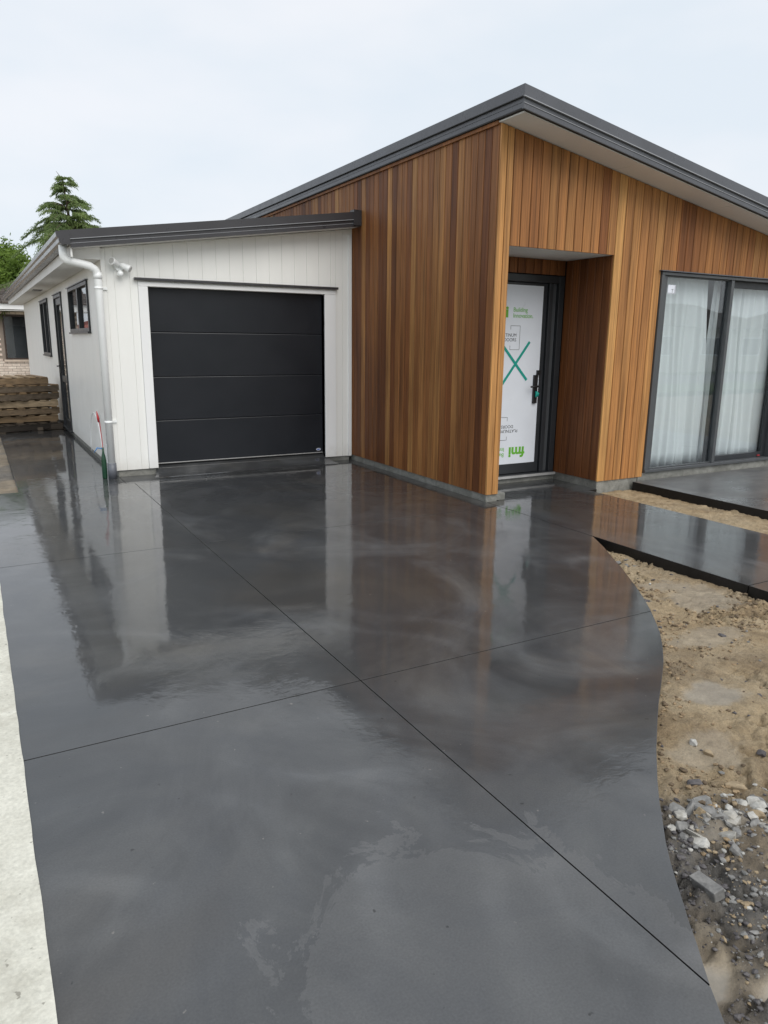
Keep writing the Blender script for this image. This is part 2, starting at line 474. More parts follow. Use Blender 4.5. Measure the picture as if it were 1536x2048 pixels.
def glass_mat():
    mt = bpy.data.materials.new('window_glass'); mt.use_nodes = True
    nt = mt.node_tree; nt.nodes.clear()
    o = nt.nodes.new('ShaderNodeOutputMaterial')
    t = nt.nodes.new('ShaderNodeBsdfTransparent'); t.inputs[0].default_value = (0.945, 0.975, 0.985, 1)
    gl = nt.nodes.new('ShaderNodeBsdfGlossy'); gl.inputs['Roughness'].default_value = 0.0
    fr = nt.nodes.new('ShaderNodeFresnel')
    gmn = nt.nodes.new('ShaderNodeNewGeometry')           # same reflectance on both faces of the pane
    nt.links.new(math_(nt, 'ADD', math_(nt, 'MULTIPLY', gmn.outputs['Backfacing'], 1 / 1.66 - 1.66), 1.66), fr.inputs[0])
    ms = nt.nodes.new('ShaderNodeMixShader')
    nb = bump(nt, noise(nt, wpos(nt), 1.1, 2), 0.12, 0.01)
    nt.links.new(nb, gl.inputs['Normal'])
    nt.links.new(fr.outputs[0], ms.inputs[0]); nt.links.new(t.outputs[0], ms.inputs[1]); nt.links.new(gl.outputs[0], ms.inputs[2])
    nt.links.new(ms.outputs[0], o.inputs[0])
    return mt
M['glass'] = glass_mat()

def curtain_mat():
    mt = bpy.data.materials.new('sheer_curtain'); mt.use_nodes = True
    nt = mt.node_tree; nt.nodes.clear()
    o = nt.nodes.new('ShaderNodeOutputMaterial')
    d = nt.nodes.new('ShaderNodeBsdfDiffuse'); d.inputs[0].default_value = (0.93, 0.93, 0.92, 1)
    t = nt.nodes.new('ShaderNodeBsdfTranslucent'); t.inputs[0].default_value = (0.8, 0.82, 0.82, 1)
    ms = nt.nodes.new('ShaderNodeMixShader'); ms.inputs[0].default_value = 0.22
    nt.links.new(d.outputs[0], ms.inputs[1]); nt.links.new(t.outputs[0], ms.inputs[2])
    nt.links.new(ms.outputs[0], o.inputs[0])
    nt.links.new(bump(nt, noise(nt, wpos(nt), 500, 2), 0.2, 0.001), d.inputs['Normal'])
    return mt
M['curtain'] = curtain_mat()

def leaf_mat(name, a, b_, c2):
    mt, nt, b = new_mat(name)
    f = noise(nt, wpos(nt), 1.6, 4)
    f2 = noise(nt, wpos(nt), 12, 3)
    cc = ramp(nt, f, [(0.3, a), (0.55, b_), (0.75, c2)])
    cc = mix(nt, 1.0, cc, ramp(nt, f2, [(0.3, g3(0.7)), (0.7, g3(1.25))]), 'MULTIPLY')
    nt.links.new(cc, b.inputs['Base Color'])
    b.inputs['Roughness'].default_value = 0.6
    b.inputs['Specular IOR Level'].default_value = 0.3
    tr = nt.nodes.new('ShaderNodeBsdfTranslucent'); nt.links.new(cc, tr.inputs[0])
    ms = nt.nodes.new('ShaderNodeMixShader'); ms.inputs[0].default_value = 0.5
    ou = [n for n in nt.nodes if n.type == 'OUTPUT_MATERIAL'][0]
    nt.links.new(b.outputs[0], ms.inputs[1]); nt.links.new(tr.outputs[0], ms.inputs[2]); nt.links.new(ms.outputs[0], ou.inputs[0])
    return mt
M['needle'] = leaf_mat('conifer_needles', (0.13, 0.19, 0.075), (0.21, 0.29, 0.105), (0.33, 0.41, 0.15))
M['leaf'] = leaf_mat('broad_leaves', (0.10, 0.17, 0.03), (0.19, 0.29, 0.05), (0.28, 0.39, 0.085))
M['bark'] = simple('bark', (0.10, 0.075, 0.055), 0.9, vary=0.3, nscale=12, bumps=0.5)

def pallet_mat():
    mt, nt, b = new_mat('pallet_timber')
    at = N(nt, 'ShaderNodeAttribute', attribute_type='OBJECT', attribute_name='tone')
    p = wpos(nt, (4, 30, 30))
    c = ramp(nt, at.outputs['Fac'], [(0.0, (0.035, 0.028, 0.022)), (0.35, (0.15, 0.115, 0.08)), (0.7, (0.30, 0.20, 0.105)), (1.0, (0.52, 0.40, 0.26))])
    c = mix(nt, 1.0, c, ramp(nt, noise(nt, p, 1.0, 5), [(0.25, g3(0.55)), (0.75, g3(1.3))]), 'MULTIPLY')
    nt.links.new(c, b.inputs['Base Color']); b.inputs['Roughness'].default_value = 0.7
    return mt
M['pallet'] = pallet_mat()

def brick_mat():
    mt, nt, b = new_mat('pale_brick')
    oi = N(nt, 'ShaderNodeObjectInfo')
    c = ramp(nt, oi.outputs['Random'], [(0.0, (0.64, 0.54, 0.46)), (0.5, (0.74, 0.65, 0.56)), (1.0, (0.80, 0.71, 0.61))])
    c = mix(nt, 1.0, c, ramp(nt, noise(nt, wpos(nt), 25, 4), [(0.3, g3(0.85)), (0.7, g3(1.1))]), 'MULTIPLY')
    nt.links.new(c, b.inputs['Base Color']); b.inputs['Roughness'].default_value = 0.85
    return mt
M['brick'] = brick_mat()
M['mortar'] = simple('mortar', (0.30, 0.25, 0.21), 0.9)
M['brick_far'] = simple('far_brick', (0.55, 0.46, 0.38), 0.9, nscale=12)
M['tile_roof'] = simple('concrete_tiles', (0.10, 0.082, 0.072), 0.8, vary=0.25, nscale=5)
M['red_roof'] = simple('red_tiles', (0.30, 0.085, 0.06), 0.8, vary=0.2)
M['house_paint'] = simple('cream_weatherboard', (0.60, 0.57, 0.50), 0.7, vary=0.05)
M['asphalt'] = simple('asphalt', (0.05, 0.05, 0.052), 0.6, vary=0.2, bumps=0.3)
M['grass'] = simple('verge_grass', (0.075, 0.13, 0.035), 0.9, vary=0.4, nscale=3)

# ------------------------------------------------------------------ noise on arrays
def vnoise(x, y, seed=0):
    xi, yi = np.floor(x).astype(np.int64), np.floor(y).astype(np.int64)
    xf, yf = x - xi, y - yi
    u, v = xf * xf * (3 - 2 * xf), yf * yf * (3 - 2 * yf)
    def h(a, b):
        n = (a * 374761393 + b * 668265263 + seed * 1442695041) & 0x7fffffff
        n = ((n ^ (n >> 13)) * 1274126177) & 0x7fffffff
        return ((n ^ (n >> 16)) & 0xffff) / 65535.0
    return (h(xi, yi) * (1 - u) + h(xi + 1, yi) * u) * (1 - v) + (h(xi, yi + 1) * (1 - u) + h(xi + 1, yi + 1) * u) * v
def fbm(x, y, oct=5, seed=0, gain=0.5):
    s = 0; a = 1; t = 0
    for i in range(oct):
        s = s + a * vnoise(x * 2 ** i, y * 2 ** i, seed + i * 17); t += a; a *= gain
    return s / t
def sstep(a, b, x):
    t = np.clip((x - a) / (b - a), 0, 1); return t * t * (3 - 2 * t)

# ------------------------------------------------------------------ ground
g = MB()
g.add([(-400, -400, -0.22), (400, -400, -0.22), (400, 400, -0.22), (-400, 400, -0.22)], [(0, 1, 2, 3)])
tag(g.build('ground', M['ground']), kind='structure')

# the curved garden edge of the driveway (from where it meets the path down to the street)
curve = [(4.215, 4.09), (4.06, 3.82), (3.908, 3.587), (3.77, 3.365), (3.629, 3.159), (3.52, 3.0), (3.408, 2.848), (3.30, 2.71), (3.2, 2.592), (3.08, 2.455), (2.948, 2.325),
         (2.79, 2.185), (2.624, 2.055), (2.46, 1.93), (2.314, 1.812), (2.128, 1.657), (1.974, 1.519), (1.88, 1.43), (1.809, 1.357), (1.73, 1.277), (1.676, 1.216),
         (1.62, 1.148), (1.575, 1.09), (1.525, 1.028), (1.479, 0.966), (1.44, 0.918), (1.403, 0.871), (1.344, 0.787), (1.30, 0.70), (1.25, 0.55), (1.20, 0.35), (1.17, 0.1), (1.15, -0.4), (1.15, -6.0)]

def soil_sheet(name, x0, x1, y0, y1, step, zfun, zonefun):
    nx, ny = int((x1 - x0) / step) + 1, int((y1 - y0) / step) + 1
    X, Y = np.meshgrid(np.linspace(x0, x1, nx), np.linspace(y0, y1, ny))
    zone = zonefun(X, Y)
    Z = zfun(X, Y, zone)
    me = bpy.data.meshes.new(name)
    co = np.stack([X, Y, Z], -1).reshape(-1, 3).astype(np.float32)
    i = np.arange((nx - 1) * (ny - 1)); r, c = i // (nx - 1), i % (nx - 1)
    q = np.stack([r * nx + c, r * nx + c + 1, (r + 1) * nx + c + 1, (r + 1) * nx + c], -1)
    me.vertices.add(len(co)); me.vertices.foreach_set('co', co.ravel())
    me.loops.add(q.size); me.loops.foreach_set('vertex_index', q.ravel().astype(np.int32))
    me.polygons.add(len(q)); me.polygons.foreach_set('loop_start', (np.arange(len(q)) * 4).astype(np.int32))
    me.polygons.foreach_set('loop_total', np.full(len(q), 4, np.int32))
    me.update(calc_edges=True)
    ca = me.color_attributes.new('zone', 'FLOAT_COLOR', 'POINT')
    cc = np.ones((len(co), 4), np.float32); cc[:, :3] = zone.reshape(-1, 3)
    ca.data.foreach_set('color', cc.ravel())
    me.polygons.foreach_set('use_smooth', np.ones(len(q), bool))
    return link(name, me, M['soil'])

def zone_front(X, Y):
    w = fbm(X * 1.7, Y * 1.7, 4, 5)
    # a diggings band of grey gravel and broken concrete near the kerb
    s = Y + 0.18 * (X - 2.0)
    grey = sstep(1.50, 1.34, s + 0.30 * (w - 0.5)) * (0.62 + 1.3 * (fbm(X * 4, Y * 4, 4, 9) - 0.45)).clip(0, 1)
    def blob(cx, cy, rx, ry, sd):
        d = np.hypot((X - cx) / rx, (Y - cy) / ry) + 1.9 * (fbm(X * 4, Y * 4, 5, sd, 0.6) - 0.5)
        return sstep(1.05, 0.55, d)
    clay = np.maximum.reduce([blob(2.80, 1.88, .19, .11, 3), 0.6 * blob(2.40, 1.60, .22, .13, 4), 0.6 * blob(3.45, 2.40, .40, .14, 6), 0.7 * blob(2.08, 1.27, .24, .06, 14), 0.7 * blob(3.9, 2.9, .3, .3, 8), blob(4.05, 1.9, .4, .2, 31)]) * 0.75
    pud = np.maximum(blob(1.47, 0.90, .10, .085, 12), blob(1.60, 0.80, .12, .07, 13))
    clay = np.maximum(clay, pud * 0.9)
    return np.stack([grey * (1 - pud), clay, pud], -1)

def z_front(X, Y, zone):
    deep = sstep(3.2, 4.1, X) * sstep(6.2, 4.2, X)
    z = -0.050 - 0.022 * deep
    rough = np.clip(1 - zone[..., 1] - zone[..., 2], 0.06, 1)
    a = fbm(X * 2.2, Y * 2.2, 5, 21) - 0.5
    cl = np.clip(fbm(X * 9, Y * 9, 4, 33) - 0.52, 0, 1)
    patch = sstep(0.45, 0.65, fbm(X * 1.6, Y * 1.6, 3, 41))
    ridge = 1 - np.abs(2 * fbm(X * 7 + 0.6 * a, Y * 11, 4, 91, 0.6) - 1)
    z = z + 0.06 * a * (0.35 + 0.65 * rough) + rough * (0.15 * cl * (0.10 + patch)) + rough * 0.024 * (fbm(X * 26, Y * 26, 4, 55, 0.7) - 0.5)
    z = z - rough * patch * 0.035 * sstep(0.86, 0.99, ridge)
    z = z + zone[..., 0] * (0.045 * (fbm(X * 20, Y * 20, 4, 61, 0.65) - 0.5))
    z = z * (1 - zone[..., 2]) + zone[..., 2] * -0.062
    return np.minimum(z, -0.014)
tag(soil_sheet('soil_bed', 0.9, 6.4, -1.0, 5.52, 0.010, z_front, zone_front), kind='structure')

def zone_side(X, Y):
    z = np.zeros(X.shape + (3,)); z[..., 0] = 0.55 + 0.35 * sstep(0.4, 0.6, fbm(X * 2, Y * 2, 4, 71)); return z
def z_side(X, Y, zone):
    return np.minimum(-0.03 + 0.06 * (fbm(X * 3, Y * 3, 5, 77) - 0.5), -0.012)
tag(soil_sheet('soil_verge', -4.0, 1.32, 7.96, 24.9, 0.05, z_side, zone_side), kind='structure')

# old pale concrete beside the driveway, its edge chipped
ys = np.linspace(-6, 8, 260)
edge = [(0.020 + 0.003 * (vnoise(np.array([y * 9.0]), np.array([3.0]), 2)[0] - 0.5) - 0.008 * max(0, vnoise(np.array([y * 5.0]), np.array([9.0]), 4)[0] - 0.72), y) for y in ys]
poly = [(-3.4, -6.0)] + edge + [(-3.4, 8.0)]
pc = MB(); pc.prism(poly, -0.12, 0.006)
tag(pc.build('old_concrete_drive', M['old_concrete']), kind='structure')

# driveway slabs with real saw cuts between them
drv = empty('driveway', (0, 0, 0)); tag(drv, kind='structure')
GAP = 0.0022
XJ, YJ1, YJ2, YT = 1.402, 2.700, 5.300, 7.955
def slab(poly, name='slab_panel', parent=drv, z0=-0.13, z1=0.0, top='wet'):
    b = MB(); b.prism(poly, z0, z1, 0, 1)
    o = b.build(name, [M[top], M['dark_edge']], parent, bevel=0.0012)
    return o
L = 0.004
slab([(L, YJ1 + GAP), (XJ - GAP, YJ1 + GAP), (XJ - GAP, YJ2 - GAP), (L, YJ2 - GAP)])
slab([(L, YJ2 + GAP), (XJ - GAP, YJ2 + GAP), (XJ - GAP, YT - GAP), (L, YT - GAP)])
def interp_y(yv):
    for (xa, ya), (xb, yb) in zip(curve, curve[1:]):
        if ya >= yv >= yb: return xa + (xb - xa) * (ya - yv) / (ya - yb)
def interp_x(xv):
    for (xa, ya), (xb, yb) in zip(curve, curve[1:]):
        if xa >= xv >= xb: return ya + (yb - ya) * (xa - xv) / (xa - xb)
yX = interp_x(XJ + GAP)
yL = interp_x(XJ - GAP)
slab([(L, -6)] + [p for p in reversed(curve) if p[1] < yL] + [(XJ - GAP, yL), (XJ - GAP, YJ1 - GAP), (L, YJ1 - GAP)])
slab([(XJ + GAP, YJ1 - GAP), (XJ + GAP, yX)] + [p for p in reversed(curve) if yX < p[1] < YJ1 - GAP] + [(interp_y(YJ1 - GAP), YJ1 - GAP)])
slab([(XJ + GAP, YJ2 - GAP), (XJ + GAP, YJ1 + GAP), (interp_y(YJ1 + GAP), YJ1 + GAP)] + [p for p in reversed(curve) if p[1] > YJ1 + GAP] + [(4.215, YJ2 - GAP)])
slab([(XJ + GAP, YJ2 + GAP), (4.215, YJ2 + GAP), (4.215, 8.40), (1.32, 8.40), (1.32, YT + GAP), (XJ + GAP, YT + GAP)])
# bed under the cuts
bb = MB(); bb.prism([(0.1, -5.9), (1.1, -5.9), (1.15, 0.9), (3.0, 2.6), (4.1, 4.3), (4.1, 8.3), (0.4, 8.3)], -0.11, -0.045)
bb.build('slab_bed', M['dark_edge'], drv)
# ramp lip up to the garage floor
rp = MB()
prof = [(0, 0.0), (0.12, 0.012), (0.22, 0.045), (0.30, 0.085), (0.36, 0.1)]
xs0, xs1 = 1.765, 3.83
v, f = [], []
for (d, z) in prof:
    v += [(xs0 - 0.10 * (1 - d / 0.36), 8.17 + d, z + 0.002), (xs1 + 0.10 * (1 - d / 0.36), 8.17 + d, z + 0.002)]
for i in range(len(prof) - 1):
    f.append((2 * i, 2 * i + 1, 2 * i + 3, 2 * i + 2))
rp.add(v, f, 0, True)
n = len(v)
rp.add([v[2 * i] for i in range(5)] + [(v[8][0], v[8][1], -0.02), (v[0][0], v[0][1], -0.02)], [tuple(range(6, -1, -1))])
rp.add([v[2 * i + 1] for i in range(5)] + [(v[9][0], v[9][1], -0.02), (v[1][0], v[1][1], -0.02)], [tuple(range(7))])
rp.build('entry_ramp', M['wet'], drv)

# side path, front path and patio
sp = empty('side_path'); tag(sp, kind='structure')
slab([(0.29, YT + GAP), (1.315, YT + GAP), (1.315, 10.6), (0.29, 10.6)], parent=sp)
slab([(0.29, 10.607), (1.315, 10.607), (1.315, 13.25), (0.29, 13.25)], parent=sp)
fp = empty('front_path'); tag(fp, kind='structure')
slab([(4.222, 2.732), (5.55, 2.732), (5.55, 5.50), (4.222, 5.50)], parent=fp)
slab([(4.222, -1.0), (5.55, -1.0), (5.55, 2.725), (4.222, 2.725)], parent=fp)
slab([(4.372, 5.507), (5.676, 5.507), (5.676, 6.30), (4.372, 6.30)], parent=fp)
pt = empty('patio'); tag(pt, kind='structure')
slab([(6.20, 2.2), (10.5, 2.2), (10.5, 5.50), (6.20, 5.50)], parent=pt, z1=0.038, z0=-0.10, top='damp')

# street and verges behind the camera (they show only in the window glass)
b = MB(); b.box(-60, 80, -16, -9.5, -0.2, -0.10); tag(b.build('street', M['asphalt']), kind='structure')
b = MB(); b.box(-60, 80, -9.5, -6.0, -0.2, -0.06); tag(b.build('grass_verge', M['grass']), kind='structure')
b = MB(); b.box(-60, 80, -60, -16, -0.2, -0.06); tag(b.build('far_lawn', M['grass']), kind='structure')

# ------------------------------------------------------------------ the house
XW, YF, XL, YG, XR, YB = 4.22, 5.52, 1.30, 8.40, 10.4, 20.8
house = empty('house', (XW, YF, 0), 0, 'low new house of cedar boards and white boards with dark steel roofs', 'house')
def hp(o):
    """child of the house with world-space vertices"""
    o.parent = house
    o.matrix_parent_inverse = Matrix.Translation((-XW, -YF, 0))
    return o

# footing
ft = MB()
ft.box(XL + 0.02, 1.76, YG + 0.02, YG + 0.30, -0.1, 0.075)
ft.box(3.84, XW - 0.03, YG + 0.02, YG + 0.30, -0.1, 0.056)
ft.box(XL + 0.02, XL + 0.3, YG + 0.30, YB, -0.1, 0.062)
ft.box(XW + 0.015, XW + 0.25, YF + 0.02, YG + 0.3, -0.1, 0.064)
ft.box(XW + 0.015, 4.365, YF + 0.015, YF + 0.02, -0.1, 0.062)
ft.box(5.695, XR, YF + 0.015, YF + 0.30, -0.1, 0.10)
ft.box(6.30, XR, YF + 0.005, YF + 0.015, -0.1, 0.118)
ft.box(5.695, 5.93, YF + 0.30, 6.6, -0.1, 0.08)
ft.box(4.25, 5.695, 6.20, 6.5, -0.1, 0.055)
foot = hp(ft.build('foundation', M['footing'], bevel=0.004))

# ---- timber walls
tb = MB()
BK = 0.024                      # board thickness in front of the wrap
tb.box(XW + BK, XW + 0.10, YF + BK, 14.0, 0.065, 3.40)                      # left flank
tb.box(XW + 0.10, 4.37 + 0.0, YF + BK, YF + 0.12, 0.065, 3.35)               # left of entry
def ztop(x): return 3.352 - 0.166 * (x - XW)
def ftop(x0, x1, z0):
    tb.hexa([(x0, YF + BK, z0), (x1, YF + BK, z0), (x0, YF + 0.12, z0), (x1, YF + 0.12, z0),
             (x0, YF + BK, ztop(x0)), (x1, YF + BK, ztop(x1)), (x0, YF + 0.12, ztop(x0)), (x1, YF + 0.12, ztop(x1))])
ftop(4.37, 5.68 + BK, 2.362)
ftop(5.68 + BK, 6.36, 0.10)
ftop(6.36, 8.64, 2.25)
ftop(8.64, XR, 0.10)
tb.box(5.68 + BK, 5.80, YF + 0.12, 6.34, 0.08, 2.36)                          # entry side wall
tb.box(4.30, 4.37 - BK, YF + 0.12, 6.34, 0.08, 2.36)
tb.box(4.37, 5.68 + BK, 6.20 + BK, 6.34, 2.205, 2.40)
timber = hp(tb.build('timber_wall', M['wrap']))

def board_mesh(w, t=0.02, ch=0.004):
    """unit-height board, front face at y=0 facing -y, width along x"""
    b = MB()
    p = [(0, t), (0, ch), (ch, 0), (w - ch, 0), (w, ch), (w, t)]
    b.prism(p, 0, 1)
    return b.mesh('cedar_board', M['cedar'])
bcache = {}
def board(axis, a0, a1, plane, z0, z1, parent, tone, wet, mat='cedar', gap=0.0065, cut=None):
    w = round(a1 - a0 - gap, 4)
    key = (w, mat)
    if cut is None:
        if key not in bcache:
            me = board_mesh(w, ch=0.004 if mat == 'cedar' else 0.0012)
            if mat != 'cedar':
                me.materials.clear(); me.materials.append(M[mat])
            bcache[key] = me
        me = bcache[key]
        o = bpy.data.objects.new('board', me); col.objects.link(o)
        o.scale = (1, 1, z1 - z0)
    else:
        t, ch = 0.02, 0.004
        p = [(0, t), (0, ch), (ch, 0), (w - ch, 0), (w, ch), (w, t)]
        b = MB(); n = len(p)
        b.add([(x, y, 0) for x, y in p] + [(x, y, z1 - z0 + cut * x) for x, y in p],
              [tuple(range(n - 1, -1, -1)), tuple(range(n, 2 * n))] + [(i, (i + 1) % n, n + (i + 1) % n, n + i) for i in range(n)])
        o = bpy.data.objects.new('board', b.mesh('cut_board', M[mat])); col.objects.link(o)
    if axis == 'x':
        o.location = (a0 + gap / 2, plane, z0)
    elif axis == '-x':                       # plane x, facing -x, running along y
        o.location = (plane, a1 - gap / 2, z0); o.rotation_euler = (0, 0, -math.pi / 2)
    o['tone'] = tone; o['wet'] = wet  # wet: soaked timber on the walls, painted shade in the entry
    o.parent = parent
    return o
def tone_front(): return min(1, max(0, random.gauss(0.60, 0.15)))
def tone_left(): return min(1, max(0, random.choice([random.gauss(0.58, 0.12), random.gauss(0.52, 0.14), random.gauss(0.22, 0.1), random.gauss(0.88, 0.1)])))
# front face
xe = [4.2205, 4.296, 4.3695]
for a, b_ in zip(xe, xe[1:]):
    board('x', a, b_, YF, 0.066, ztop(a), timber, random.uniform(0.8, 0.98), 0.05, cut=-0.166)
nE = 12
for i in range(nE):
    a = 4.3705 + (5.68 - 4.3705) * i / nE; b_ = 4.3705 + (5.68 - 4.3705) * (i + 1) / nE
    board('x', a, b_, YF, 2.36, ztop(a), timber, tone_front(), 0.25, cut=-0.166)
for i in range(6):
    a = 5.68 + (6.365 - 5.68) * i / 6; b_ = 5.68 + (6.365 - 5.68) * (i + 1) / 6
    board('x', a, b_, YF, 0.078, ztop(a), timber, [0.97, 0.72, 0.76, 0.66, 0.70, 0.82][i], 0.08, cut=-0.166)
nW = 20
for i in range(nW):
    a = 6.365 + 2.27 * i / nW; b_ = 6.365 + 2.27 * (i + 1) / nW
    board('x', a, b_, YF, 2.255, ztop(a), timber, tone_front() - 0.04, 0.3, cut=-0.166)
for i in range(15):
    a = 8.635 + 1.72 * i / 15; b_ = 8.635 + 1.72 * (i + 1) / 15
    board('x', a, b_, YF, 0.078, ztop(a), timber, tone_front(), 0.2, cut=-0.166)
# left flank (widths as the photograph: mostly 105 mm)
y = YF + 0.022
k = 0
while y < 13.6:
    w = 0.1045
    zb = 0.066 if y < YG else 2.75
    board('-x', y, y + w, XW, zb, 3.40, timber, tone_left(), 1.0)
    y += w
# corner post strip on the flank
# entry side walls and head, recess shade painted in by tone and wet
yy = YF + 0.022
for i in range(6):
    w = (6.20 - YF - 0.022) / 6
    board('-x', yy, yy + w, 5.68, 0.082, 2.358, timber, random.uniform(0.15, 0.35), 1.0)  # darker boards carry the recess's shade in their colour
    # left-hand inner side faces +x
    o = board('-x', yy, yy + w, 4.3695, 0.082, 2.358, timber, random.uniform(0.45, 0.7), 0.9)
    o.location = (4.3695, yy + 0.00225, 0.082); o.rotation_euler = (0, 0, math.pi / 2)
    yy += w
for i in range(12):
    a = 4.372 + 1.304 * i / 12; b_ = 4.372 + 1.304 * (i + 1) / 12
    board('x', a, b_, 6.20, 2.21, 2.358, timber, random.uniform(0.3, 0.5), 1.0)  # head boards darkened as painted shade
# entry ceiling
b = MB(); b.box(4.372, 5.678, YF + 0.024, 6.199, 2.3605, 2.37)
hp(b.build('entry_ceiling', M['soffit']))

# ---- white garage walls
gw = MB()
T = 0.018; TG = 0.0055       # shallow grooves
def gtop(x): return 2.418 + 0.141 * (x - XL)
def gq(x0, x1, z0):
    gw.hexa([(x0, YG + TG, z0), (x1, YG + TG, z0), (x0, YG + 0.12, z0), (x1, YG + 0.12, z0),
             (x0, YG + TG, gtop(x0)), (x1, YG + TG, gtop(x1)), (x0, YG + 0.12, gtop(x0)), (x1, YG + 0.12, gtop(x1))])
gq(XL + T, 1.752, 0.076); gq(1.752, 3.842, 2.05); gq(3.842, XW, 0.057)
wins = [(9.53, 11.40, 1.58, 2.165), (12.36, 13.42, 0.075, 2.165), (14.58, 16.02, 1.19, 2.17)]
yprev = YG + 0.12
for (a, b_, z0, z1) in wins:
    gw.box(XL + TG, XL + 0.12, yprev, a, 0.064, 2.36)
    gw.box(XL + TG, XL + 0.12, a, b_, z1, 2.36)
    if z0 > 0.1: gw.box(XL + TG, XL + 0.12, a, b_, 0.064, z0)
    yprev = b_
gw.box(XL + TG, XL + 0.12, yprev, YB, 0.064, 2.36)
gwall = hp(gw.build('garage_wall', M['white']))
# corner trim then boards
def wboard(axis, a0, a1, plane, z0, z1):
    return board(axis, a0, a1, plane, z0, z1, gwall, 0.5, 0, mat='white', gap=0.0024)
xcur = XL + 0.035
edges = [1.335, 1.414] + [1.571 + 0.1572 * i for i in range(17)]
edges = [e for e in edges if e < 4.16] + [4.165]
for a, b_ in zip(edges, edges[1:]):
    zt = gtop(a)
    segs = []
    if b_ <= 1.655 or a >= 3.99: segs = [(a, b_, 0.07 if a < 2 else 0.054)]
    elif a < 1.652 < b_: segs = [(a, 1.652, 0.07), (1.652, b_, 2.10)]
    elif a < 3.995 < b_: segs = [(a, 3.995, 2.10), (3.995, b_, 0.054)]
    else: segs = [(a, b_, 2.10)]
    for (p, q, z0) in segs:
        if q - p > 0.02: wboard('x', p, q, YG, z0, gtop(p))
wb = MB(); wb.box(4.165, 4.205, YG - 0.02, YG + 0.02, 0.052, 2.76)
hp(wb.build('corner_trim', M['trim'], bevel=0.003))
wb = MB(); wb.box(XL - 0.012, XL + 0.034, YG - 0.012, YG + 0.034, 0.07, 2.412)
hp(wb.build('corner_trim', M['white'], bevel=0.003))
y = YG + 0.036
while y < YB - 0.05:
    y2 = min(y + 0.1572, YB)
    cuts = [(0.068, 2.355)]
    lo_, hi_ = y, y2
    pieces = []
    hit = None
    for w in wins:
        if y2 > w[0] and y < w[1]: hit = w
    if hit is None:
        pieces.append((y, y2, 0.068, 2.355))
    else:
        a, b_, z0, z1 = hit
        if y < a: pieces.append((y, a, 0.068, 2.355))
        if y2 > b_: pieces.append((b_, y2, 0.068, 2.355))
        pa, pb = max(y, a), min(y2, b_)
        pieces.append((pa, pb, z1, 2.355))
        if z0 > 0.1: pieces.append((pa, pb, 0.068, z0))
    for (p, q, z0, z1) in pieces:
        if q - p > 0.02: wboard('-x', p, q, XL, z0, z1)
    y = y2

# ---- garage door with its surround
sr = MB()
sr.box(1.652, 1.752, YG - 0.016, YG + 0.115, 0.072, 2.052)
sr.box(3.842, 3.992, YG - 0.016, YG + 0.115, 0.055, 2.052)
sr.box(1.652, 3.992, YG - 0.018, YG + 0.113, 2.0525, 2.10)
hp(sr.build('door_surround', M['trim'], bevel=0.004))
b = MB(); b.box(1.612, 4.01, YG - 0.05, YG + 0.01, 2.112, 2.118); b.box(1.612, 4.01, YG - 0.052, YG - 0.046, 2.118, 2.138)
b.box(1.612, 4.01, YG - 0.046, YG + 0.01, 2.128, 2.136)
hp(b.build('head_flashing', M['steel_dark']))
gd = MB(); gd.box(1.756, 3.838, YG + 0.105, YG + 0.112, 0.10, 2.06)
gdoor = hp(gd.build('garage_door', M['rubber']))
zz = [0.115, 0.601, 1.090, 1.578, 2.062]
def sub(o, p):
    o.parent = p
    return o
for i in range(4):
    z0, z1 = zz[i] + 0.0015, zz[i + 1] - 0.0015
    y0 = YG + 0.066
    pn = MB()
    # sectional panel: flat skin, top lip rolled back, bottom lip with shadow groove
    pr = [(0.04, z0), (0.003, z0), (0.0, z0 + 0.004), (0.0, z1 - 0.010), (0.003, z1 - 0.003), (0.008, z1), (0.04, z1)]
    nn = len(pr)
    pn.add([(1.758, y0 + a, z) for a, z in pr] + [(3.836, y0 + a, z) for a, z in pr],
           [(k, (k + 1) % nn, nn + (k + 1) % nn, nn + k) for k in range(nn)] + [tuple(range(nn - 1, -1, -1)), tuple(range(nn, 2 * nn))])
    sub(pn.build('panel', M['garage']), gdoor)
b = MB(); b.box(1.757, 3.837, YG + 0.060, YG + 0.10, 0.1085, 0.116); sub(b.build('bottom_seal', M['raw_alu']), gdoor)
b = MB(); b.box(1.757, 3.837, YG + 0.062, YG + 0.10, 0.099, 0.1082); sub(b.build('bottom_rubber', M['rubber']), gdoor)
def disc(cx, cz, y, rx, rz, n=20, th=0.002):
    b = MB()
    v = [(cx + rx * math.cos(2 * math.pi * k / n), y, cz + rz * math.sin(2 * math.pi * k / n)) for k in range(n)]
    v2 = [(x, y + th, z) for x, _, z in v]
    b.add(v + v2, [tuple(range(n)), tuple(range(2 * n - 1, n - 1, -1))] + [(k, n + k, n + (k + 1) % n, (k + 1) % n) for k in range(n)])
    return b
sub(disc(3.775, 0.152, YG + 0.0635, 0.031, 0.0155).build('badge', M['badge']), gdoor)
sub(disc(3.775, 0.152, YG + 0.0625, 0.022, 0.009, th=0.0008).build('badge_emblem', M['badge_blue']), gdoor)

